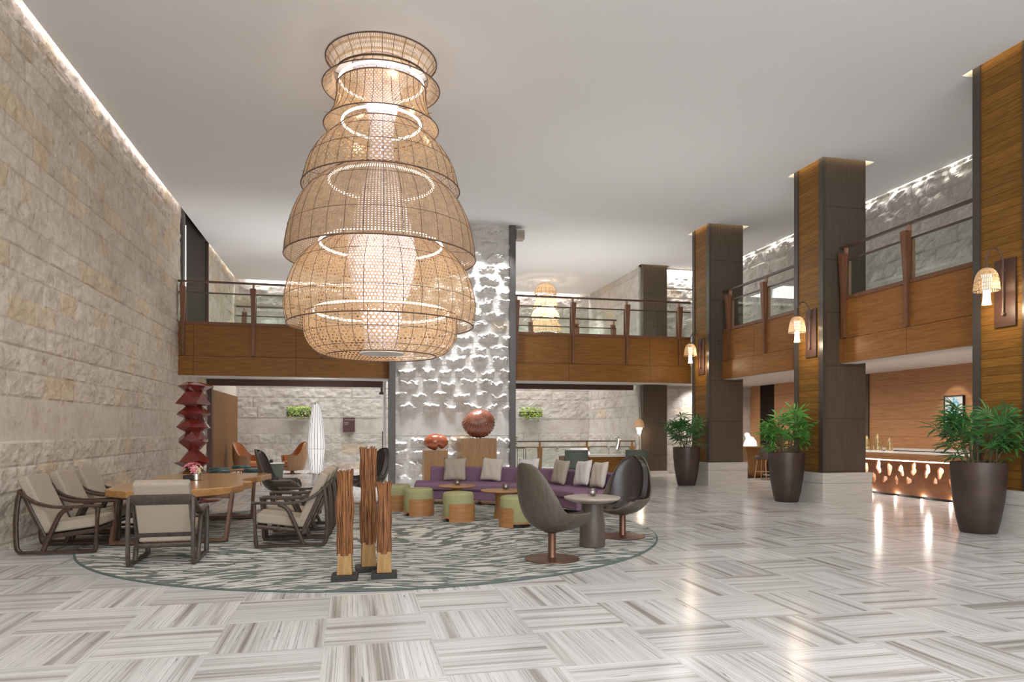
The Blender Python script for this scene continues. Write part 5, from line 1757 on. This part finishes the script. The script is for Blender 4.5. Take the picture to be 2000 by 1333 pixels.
# things on the desk
o = MB().hexa([(-0.36, -0.10, 0.0), (0.36, -0.10, 0.0), (0.36, 0.06, 0), (-0.36, 0.06, 0)], [(-0.30, 0.10, 0.22), (0.28, 0.10, 0.22), (0.28, 0.13, 0.22), (-0.30, 0.13, 0.22)]).build('open_box', M['white'], None, bevel=0.006, loc=(7.42, 22.38, 0.776))
tag(o, 'slanted pale display board on the white desk top', 'stand')
m = MB(); m.lathe([(0.07, 0), (0.075, 0.01), (0.02, 0.03), (0.02, 0.08), (0.09, 0.12), (0.11, 0.17), (0.06, 0.23), (0.02, 0.27)], 9)
o = m.build('shell_ornament', M['silver'], None, loc=(6.62, 22.30, 0.776)); tag(o, 'small silvery shell ornament at the left end of the white desk', 'ornament')
t = thing('bird_figure', 'tall silver bird shaped figure standing on the white desk', 'figurine', (8.72, 22.3, 0.779))
m = MB(); m.tube(smooth_path([(-0.02, 0, 0.15), (0.02, 0, 0.30), (0.05, 0, 0.45), (0.03, 0, 0.53), (-0.04, 0, 0.56), (-0.10, 0, 0.53)], 5), [0.085 - 0.0026 * k for k in range(26)], 10)
m.build('body', M['silver'], t, smooth=True)
for x in (-0.05, 0.0, 0.05):
    MB().tube([(x * 1.6, 0.02, 0), (x * 0.5, 0, 0.2)], 0.018, 6).build('leg', M['silver'], t)
o = MB().lathe([(0.05, 0), (0.03, 0.03), (0.015, 0.12), (0.03, 0.22), (0.045, 0.26)], 12).build('candlestick', M['silver'], None, smooth=True, loc=(8.42, 22.3, 0.776))
tag(o, 'short silver candlestick left of the silver bird figure', 'candlestick')
o = MB().lathe([(0.13, 0), (0.15, 0.02), (0.15, 0.04)], 16).build('green_dish', M['leaf_dark'], None, loc=(9.15, 22.3, 0.776))
tag(o, 'low green dish on the right end of the white desk', 'dish')
# slim lamp near the rear column
t = thing('pole_lamp', 'slim pole lamp with small cane bell and glowing liner beside the rear column', 'floor lamp', (9.86, 23.1, 0))
MB().lathe([(0.13, 0), (0.13, 0.015), (0.012, 0.03), (0.012, 2.38), (0.0125, 2.39)], 16).build('pole', M['wire'], t)
pr = [(0.04, 1.99), (0.12, 1.93), (0.165, 1.83), (0.175, 1.70)]
s = MB().lathe([(0.04, 1.99), (0.12, 1.93), (0.165, 1.83), (0.178, 1.68)], 28, cap0=False, cap1=False).build('cane_bell', M['cane_glow'], t, smooth=True) if 'cane_glow' in M else cane_shell('cane_bell', pr, M['cane_light'], t, cell=0.02, n=30)
MB().lathe([(0.11, 1.72), (0.10, 1.62), (0.07, 1.55), (0.06, 1.45)], 20, cap0=False, cap1=False).build('glowing_liner', M['liner_glow'], s, smooth=True)
l = bpy.data.lights.new('pole_lamp_light', 'POINT'); l.energy = 12; l.color = (1, 0.84, 0.62); l.shadow_soft_size = 0.03
o = bpy.data.objects.new('pole_lamp_light', l); o.location = (0.05, 0, 1.42); o.parent = t; COL.objects.link(o)
# wire stand with a small plant by the pier
t = thing('wire_plant_stand', 'thin black wire stand with open sides right of the pier', 'plant stand', (5.17, 21.5, 0))
m = MB()
for sx in (-0.13, 0.13):
    for sy in (-0.13, 0.13): m.tube([(sx, sy, 0), (sx, sy, 1.02)], 0.008, 5)
for z in (0.15, 1.02):
    m.tube([(-0.13, -0.13, z), (0.13, -0.13, z), (0.13, 0.13, z), (-0.13, 0.13, z)], 0.008, 5, closed=True)
m.build('wire_frame', M['black'], t)
MB().box(-0.13, 0.13, -0.13, 0.13, 0.14, 0.155).build('shelf', M['black'], t)
t = thing('potted_plant', 'small leafy pot plant beside the pier frame, left of the wire stand', 'potted plant', (4.86, 21.35, 0))
MB().lathe([(0.09, 0), (0.12, 0.9), (0.13, 0.95)], 20).build('tall_pot', M['stone_top'], t, smooth=True)
rr = random.Random(8); m = MB()
for i in range(110):
    a = rr.uniform(0, 2 * PI); r = rr.uniform(0, 0.17); z = rr.uniform(0.95, 1.38); s = rr.uniform(0.03, 0.06)
    d = Vector((rr.uniform(-1, 1), rr.uniform(-1, 1), rr.uniform(-.5, 1))).normalized(); q = d.orthogonal().normalized() * s * .45
    c = Vector((r * math.cos(a), r * math.sin(a), z)); m.add([c - d * s, c + q, c + d * s, c - q], [(0, 1, 2, 3)])
m.build('leaves', M['leaf_yellow'], t)


# ================================================================== RECEPTION DESK
def blob(cx, cy, rx, ry, rot=0, seed=0, n=22):
    rr = random.Random(seed); ph = [rr.uniform(0, 6) for _ in range(3)]
    out = []
    for k in range(n):
        a = 2 * PI * k / n
        r = 1 + 0.22 * math.sin(2 * a + ph[0]) + 0.16 * math.sin(3 * a + ph[1]) + 0.08 * math.sin(5 * a + ph[2])
        x = rx * r * math.cos(a); y = ry * r * math.sin(a)
        out.append((cx + x * math.cos(rot) - y * math.sin(rot), cy + x * math.sin(rot) + y * math.cos(rot)))
    return out


t = thing('reception_desk', 'long reception desk with glowing organic cut-outs in its brown front', 'reception desk', (12.8, 0, 0))
DY0, DY1 = 10.6, 16.4
# front screen with real holes: a filled 2D curve extruded
cu = bpy.data.curves.new('cutout_front', 'CURVE'); cu.dimensions = '2D'; cu.fill_mode = 'BOTH'; cu.extrude = 0.02


def spline(pts):
    s = cu.splines.new('POLY'); s.points.add(len(pts) - 1)
    for p, q in zip(s.points, pts): p.co = (q[0], q[1], 0, 1)
    s.use_cyclic_u = True


spline([(0, 0.06), (DY1 - DY0, 0.06), (DY1 - DY0, 0.845), (0, 0.845)])
rr = random.Random(14)
y = 0.25; i = 0
holes_ = []
while y < DY1 - DY0 - 0.3:
    holes_.append(blob(y, rr.uniform(0.62, 0.68), rr.uniform(0.075, 0.11), rr.uniform(0.12, 0.145), rr.uniform(-0.3, 0.3), i)); i += 1
    if rr.random() < 0.75: holes_.append(blob(y + rr.uniform(0.14, 0.17), rr.uniform(0.38, 0.46), rr.uniform(0.045, 0.075), rr.uniform(0.09, 0.11), rr.uniform(-0.6, 0.6), i)); i += 1
    if rr.random() < 0.6: holes_.append(blob(y + rr.uniform(0.0, 0.05), rr.uniform(0.18, 0.22), rr.uniform(0.03, 0.045), rr.uniform(0.04, 0.06), 0, i)); i += 1
    y += rr.uniform(0.34, 0.44)
for hpts in holes_: spline(hpts)
co = bpy.data.objects.new('cutout_tmp', cu); COL.objects.link(co)
dg = bpy.context.evaluated_depsgraph_get()
me = bpy.data.meshes.new_from_object(co.evaluated_get(dg))
bpy.data.objects.remove(co)
me.transform(Matrix(((0, 0, 1, 0), (1, 0, 0, DY0), (0, 1, 0, 0), (0, 0, 0, 1))))
me.materials.clear(); me.materials.append(M['wallwood'] if 0 else M['desk_front'] if 'desk_front' in M else M['nut'])
o = bpy.data.objects.new('cutout_front', me); COL.objects.link(o); o.parent = t
MB().box(0.22, 0.26, DY0, DY1, 0.06, 0.86).build('lit_back_panel', M['desk_back'] if 'desk_back' in M else M['plaster'], t)
MB().box(0.03, 0.75, DY0, DY1, 0.0, 0.05).build('toe_kick', M['black'], t)
MB().box(-0.10, 0.80, DY0 - 0.05, DY1 + 0.05, 0.885, 1.03).build('wood_slab', M['wallwood'], t, bevel=0.006)
MB().box(-0.10, 0.80, DY0 - 0.05, DY1 + 0.05, 1.03, 1.055).build('counter_top', M['white_marble'], t, bevel=0.004)
MB().box(0.06, 0.10, DY0 + 0.05, DY1 - 0.05, 0.850, 0.868).build('led_strip', M['led_white'], t)
for k in range(7):
    y = DY0 + 0.6 + k * 0.8
    MB().lathe([(0.03, 0.0), (0.03, 0.012)], 12, c=(-0.06, y)).build('floor_uplight', M['led_white'], t)
    l = bpy.data.lights.new('desk_lamp', 'POINT'); l.energy = 15; l.color = (1, 0.92, 0.82); l.shadow_soft_size = 0.03
    o = bpy.data.objects.new('desk_lamp', l); o.location = (0.14, y, 0.80); o.parent = t; COL.objects.link(o)
    l = bpy.data.lights.new('desk_lamp', 'POINT'); l.energy = 1.6; l.color = (1, 0.92, 0.84); l.shadow_soft_size = 0.03
    o = bpy.data.objects.new('desk_lamp', l); o.location = (-0.06, y, 0.07); o.parent = t; COL.objects.link(o)
t = thing('back_counter', 'low counter with pale top running along the veneered wall behind the reception desk', 'counter', (14.2, 0, 0))
MB().box(-0.20, 0.36, 9.5, 16.6, 0.0, 1.02).build('cabinet', M['wallwood'], t)
MB().box(-0.23, 0.36, 9.5, 16.6, 1.06, 1.11).build('counter_top', M['white_marble'], t)
MB().box(-0.15, 0.36, 9.5, 16.6, 1.02, 1.06).build('shadow_gap', M['black'], t)

for (y, x, s, lab) in ((15.62, 12.95, 0.40, 'mesh gold cone half hidden behind the middle column edge'), (15.30, 13.0, 0.44, 'tallest pale gold mesh cone on the reception counter'), (14.95, 13.05, 0.34, 'smaller pale gold mesh cone right of the tallest one')):
    t = thing('gold_cone_ornament', lab, 'ornament', (x, y, 1.055), group='gold cones on the reception counter')
    m = MB(); rr = random.Random(int(s * 100))
    for k in range(9):
        a0 = 2 * PI * k / 9
        for sgn in (1, -1):
            m.tube([(s * 0.24 * (1 - (j / 10) ** 2.2) * math.cos(a0 + sgn * j * 0.2) + 0, s * 0.24 * (1 - (j / 10) ** 2.2) * math.sin(a0 + sgn * j * 0.2), s * (0.03 + 0.97 * j / 10)) for j in range(11)], 0.006, 4)
    m.build('open_mesh', M['gold'], t)
    MB().lathe([(s * 0.20, 0.03), (s * 0.19, s * 0.4), (s * 0.12, s * 0.8), (s * 0.01, s * 0.97)], 14).build('inner_cone', M['gold'], t, smooth=True)
    MB().lathe([(s * 0.30, 0), (s * 0.30, 0.025)], 24).build('white_base', M['white'], t)


# framed prints
def mat_print():
    m, nt, b = new_mat('abstract_blue_print')
    co = nt.nodes.new('ShaderNodeTexCoord').outputs['Object']
    sep = nt.nodes.new('ShaderNodeSeparateXYZ'); L(nt, co, sep.inputs[0])
    n = N(nt, 'ShaderNodeTexNoise', i_Scale=7.0, i_Detail=5.0, i_Distortion=1.2); L(nt, co, n.inputs['Vector'])
    yy = math_node(nt, 'DIVIDE', sep.outputs[1], 0.17); zz = math_node(nt, 'DIVIDE', math_node(nt, 'ADD', sep.outputs[2], -0.02), 0.30)
    r = math_node(nt, 'SQRT', math_node(nt, 'ADD', math_node(nt, 'MULTIPLY', yy, yy), math_node(nt, 'MULTIPLY', zz, zz)))
    q = math_node(nt, 'ADD', r, math_node(nt, 'MULTIPLY_ADD', n.outputs[0], 1.1, -0.55))
    n2 = N(nt, 'ShaderNodeTexNoise', i_Scale=16.0, i_Detail=4.0); L(nt, co, n2.inputs['Vector'])
    blue = ramp(nt, n2.outputs[0], [(0.35, (0.05, 0.30, 0.48)), (0.5, (0.22, 0.58, 0.70)), (0.62, (0.62, 0.80, 0.84))])
    L(nt, mix(nt, ramp(nt, q, [(0.72, (1, 1, 1)), (1.0, (0, 0, 0))]), (0.74, 0.76, 0.80), blue), b.inputs['Base Color'])
    b.inputs['Roughness'].default_value = 0.4
    return m


MP = mat_print()
for y, lab in ((14.54, 'framed print of an abstract turquoise plume on the veneered wall'), (13.62, 'second framed print, mostly hidden behind the column at the right edge')):
    t = thing('framed_picture', lab, 'picture', (XR, y, 2.11), group='framed blue prints above the reception')
    m = MB()
    m.box(-0.06, 0, -0.29, -0.27, -0.34, 0.34).box(-0.06, 0, 0.27, 0.29, -0.34, 0.34).box(-0.06, 0, -0.27, 0.27, -0.34, -0.32).box(-0.06, 0, -0.27, 0.27, 0.32, 0.34)
    m.build('frame', M['black'], t)
    MB().box(-0.035, -0.01, -0.27, 0.27, -0.32, 0.32).build('print', MP, t)


# ================================================================== BAR CORNER BETWEEN THE COLUMNS
t = thing('bar_counter', 'warm wood bar table with pedestal seen between the far and middle columns', 'table', (13.15, 21.2, 0))
MB().box(-0.55, 0.55, -0.42, 0.42, 1.0, 1.05).build('table_top', M['oak'], t, bevel=0.01)
MB().hexa([(-0.22, -0.2, 0.05), (0.22, -0.2, 0.05), (0.22, 0.2, 0.05), (-0.22, 0.2, 0.05)], [(-0.46, -0.32, 1.0), (0.46, -0.32, 1.0), (0.46, 0.32, 1.0), (-0.46, 0.32, 1.0)]).build('tapered_pedestal', M['oak_v'], t)
MB().box(-0.5, 0.5, -0.3, 0.3, 0, 0.05).build('foot', M['darkbrown'], t)


def bar_stool(loc, rz, label):
    t = thing('bar_stool', label, 'stool', loc, rz, 'brown upholstered bar stools')
    m = arc_solid(0.23, 0.29, 90, 270, 0.66, 0.98, 24)
    m.v = [(x, y, z + (0.17 * max(0, (-x - 0.0)) / 0.29 if z > 0.9 else 0)) for x, y, z in m.v]
    m.build('backrest', M['stool_fabric'], t, bevel=0.015, smooth=True, sharp=40)
    MB().lathe([(0.24, 0.64), (0.275, 0.66), (0.275, 0.74), (0.25, 0.77), (0.03, 0.78)], 32).build('seat', M['stool_fabric'], t, smooth=True, sharp=40)
    m = MB()
    for k in range(4):
        a = PI / 4 + PI / 2 * k
        MB().tube([(0.29 * math.cos(a), 0.29 * math.sin(a), 0), (0.20 * math.cos(a), 0.20 * math.sin(a), 0.66)], [0.014, 0.020], 8).build('leg', M['leg_oak'], t, smooth=True)
        b = a + PI / 2
        m.tube([(0.255 * math.cos(a), 0.255 * math.sin(a), 0.26), (0.255 * math.cos(b), 0.255 * math.sin(b), 0.26)], 0.011, 6)
    m.build('footrest', M['leg_oak'], t, smooth=True)


M['stool_fabric'] = plain('grey_brown_upholstery', (0.105, 0.075, 0.065), 0.85, noise=0.1, nscale=40)
M['leg_oak'] = plain('pale_copper_oak', (0.55, 0.30, 0.17), 0.4, noise=0.1)
bar_stool((12.87, 20.15, 0), PI / 2 + 0.5, 'brown upholstered bar stool just left of the bright green palm, legs visible')
bar_stool((13.75, 20.25, 0), PI - 0.5, 'brown bar stool mostly hidden behind the bright green palm')
t = thing('carved_ornament', 'glowing white jagged stone ornament on the wood bar table', 'ornament', (12.93, 21.08, 1.052))
m = MB()
pts = [(-0.20, 0.0), (0.24, 0.0), (0.22, 0.16), (0.16, 0.24), (0.12, 0.30), (0.02, 0.33), (-0.04, 0.44), (-0.14, 0.46), (-0.17, 0.40), (-0.10, 0.26), (-0.16, 0.14)]
m.add([(x, -0.10 * (1 - z), z) for x, z in pts] + [(x * 0.9, 0.10 * (1 - z), z * 0.97) for x, z in pts], [tuple(range(len(pts))), tuple(range(2 * len(pts) - 1, len(pts) - 1, -1))] + [(i, len(pts) + i, len(pts) + (i + 1) % len(pts), (i + 1) % len(pts)) for i in range(len(pts))])
m.build('stone_body', M['alabaster'], t, bevel=0.015)
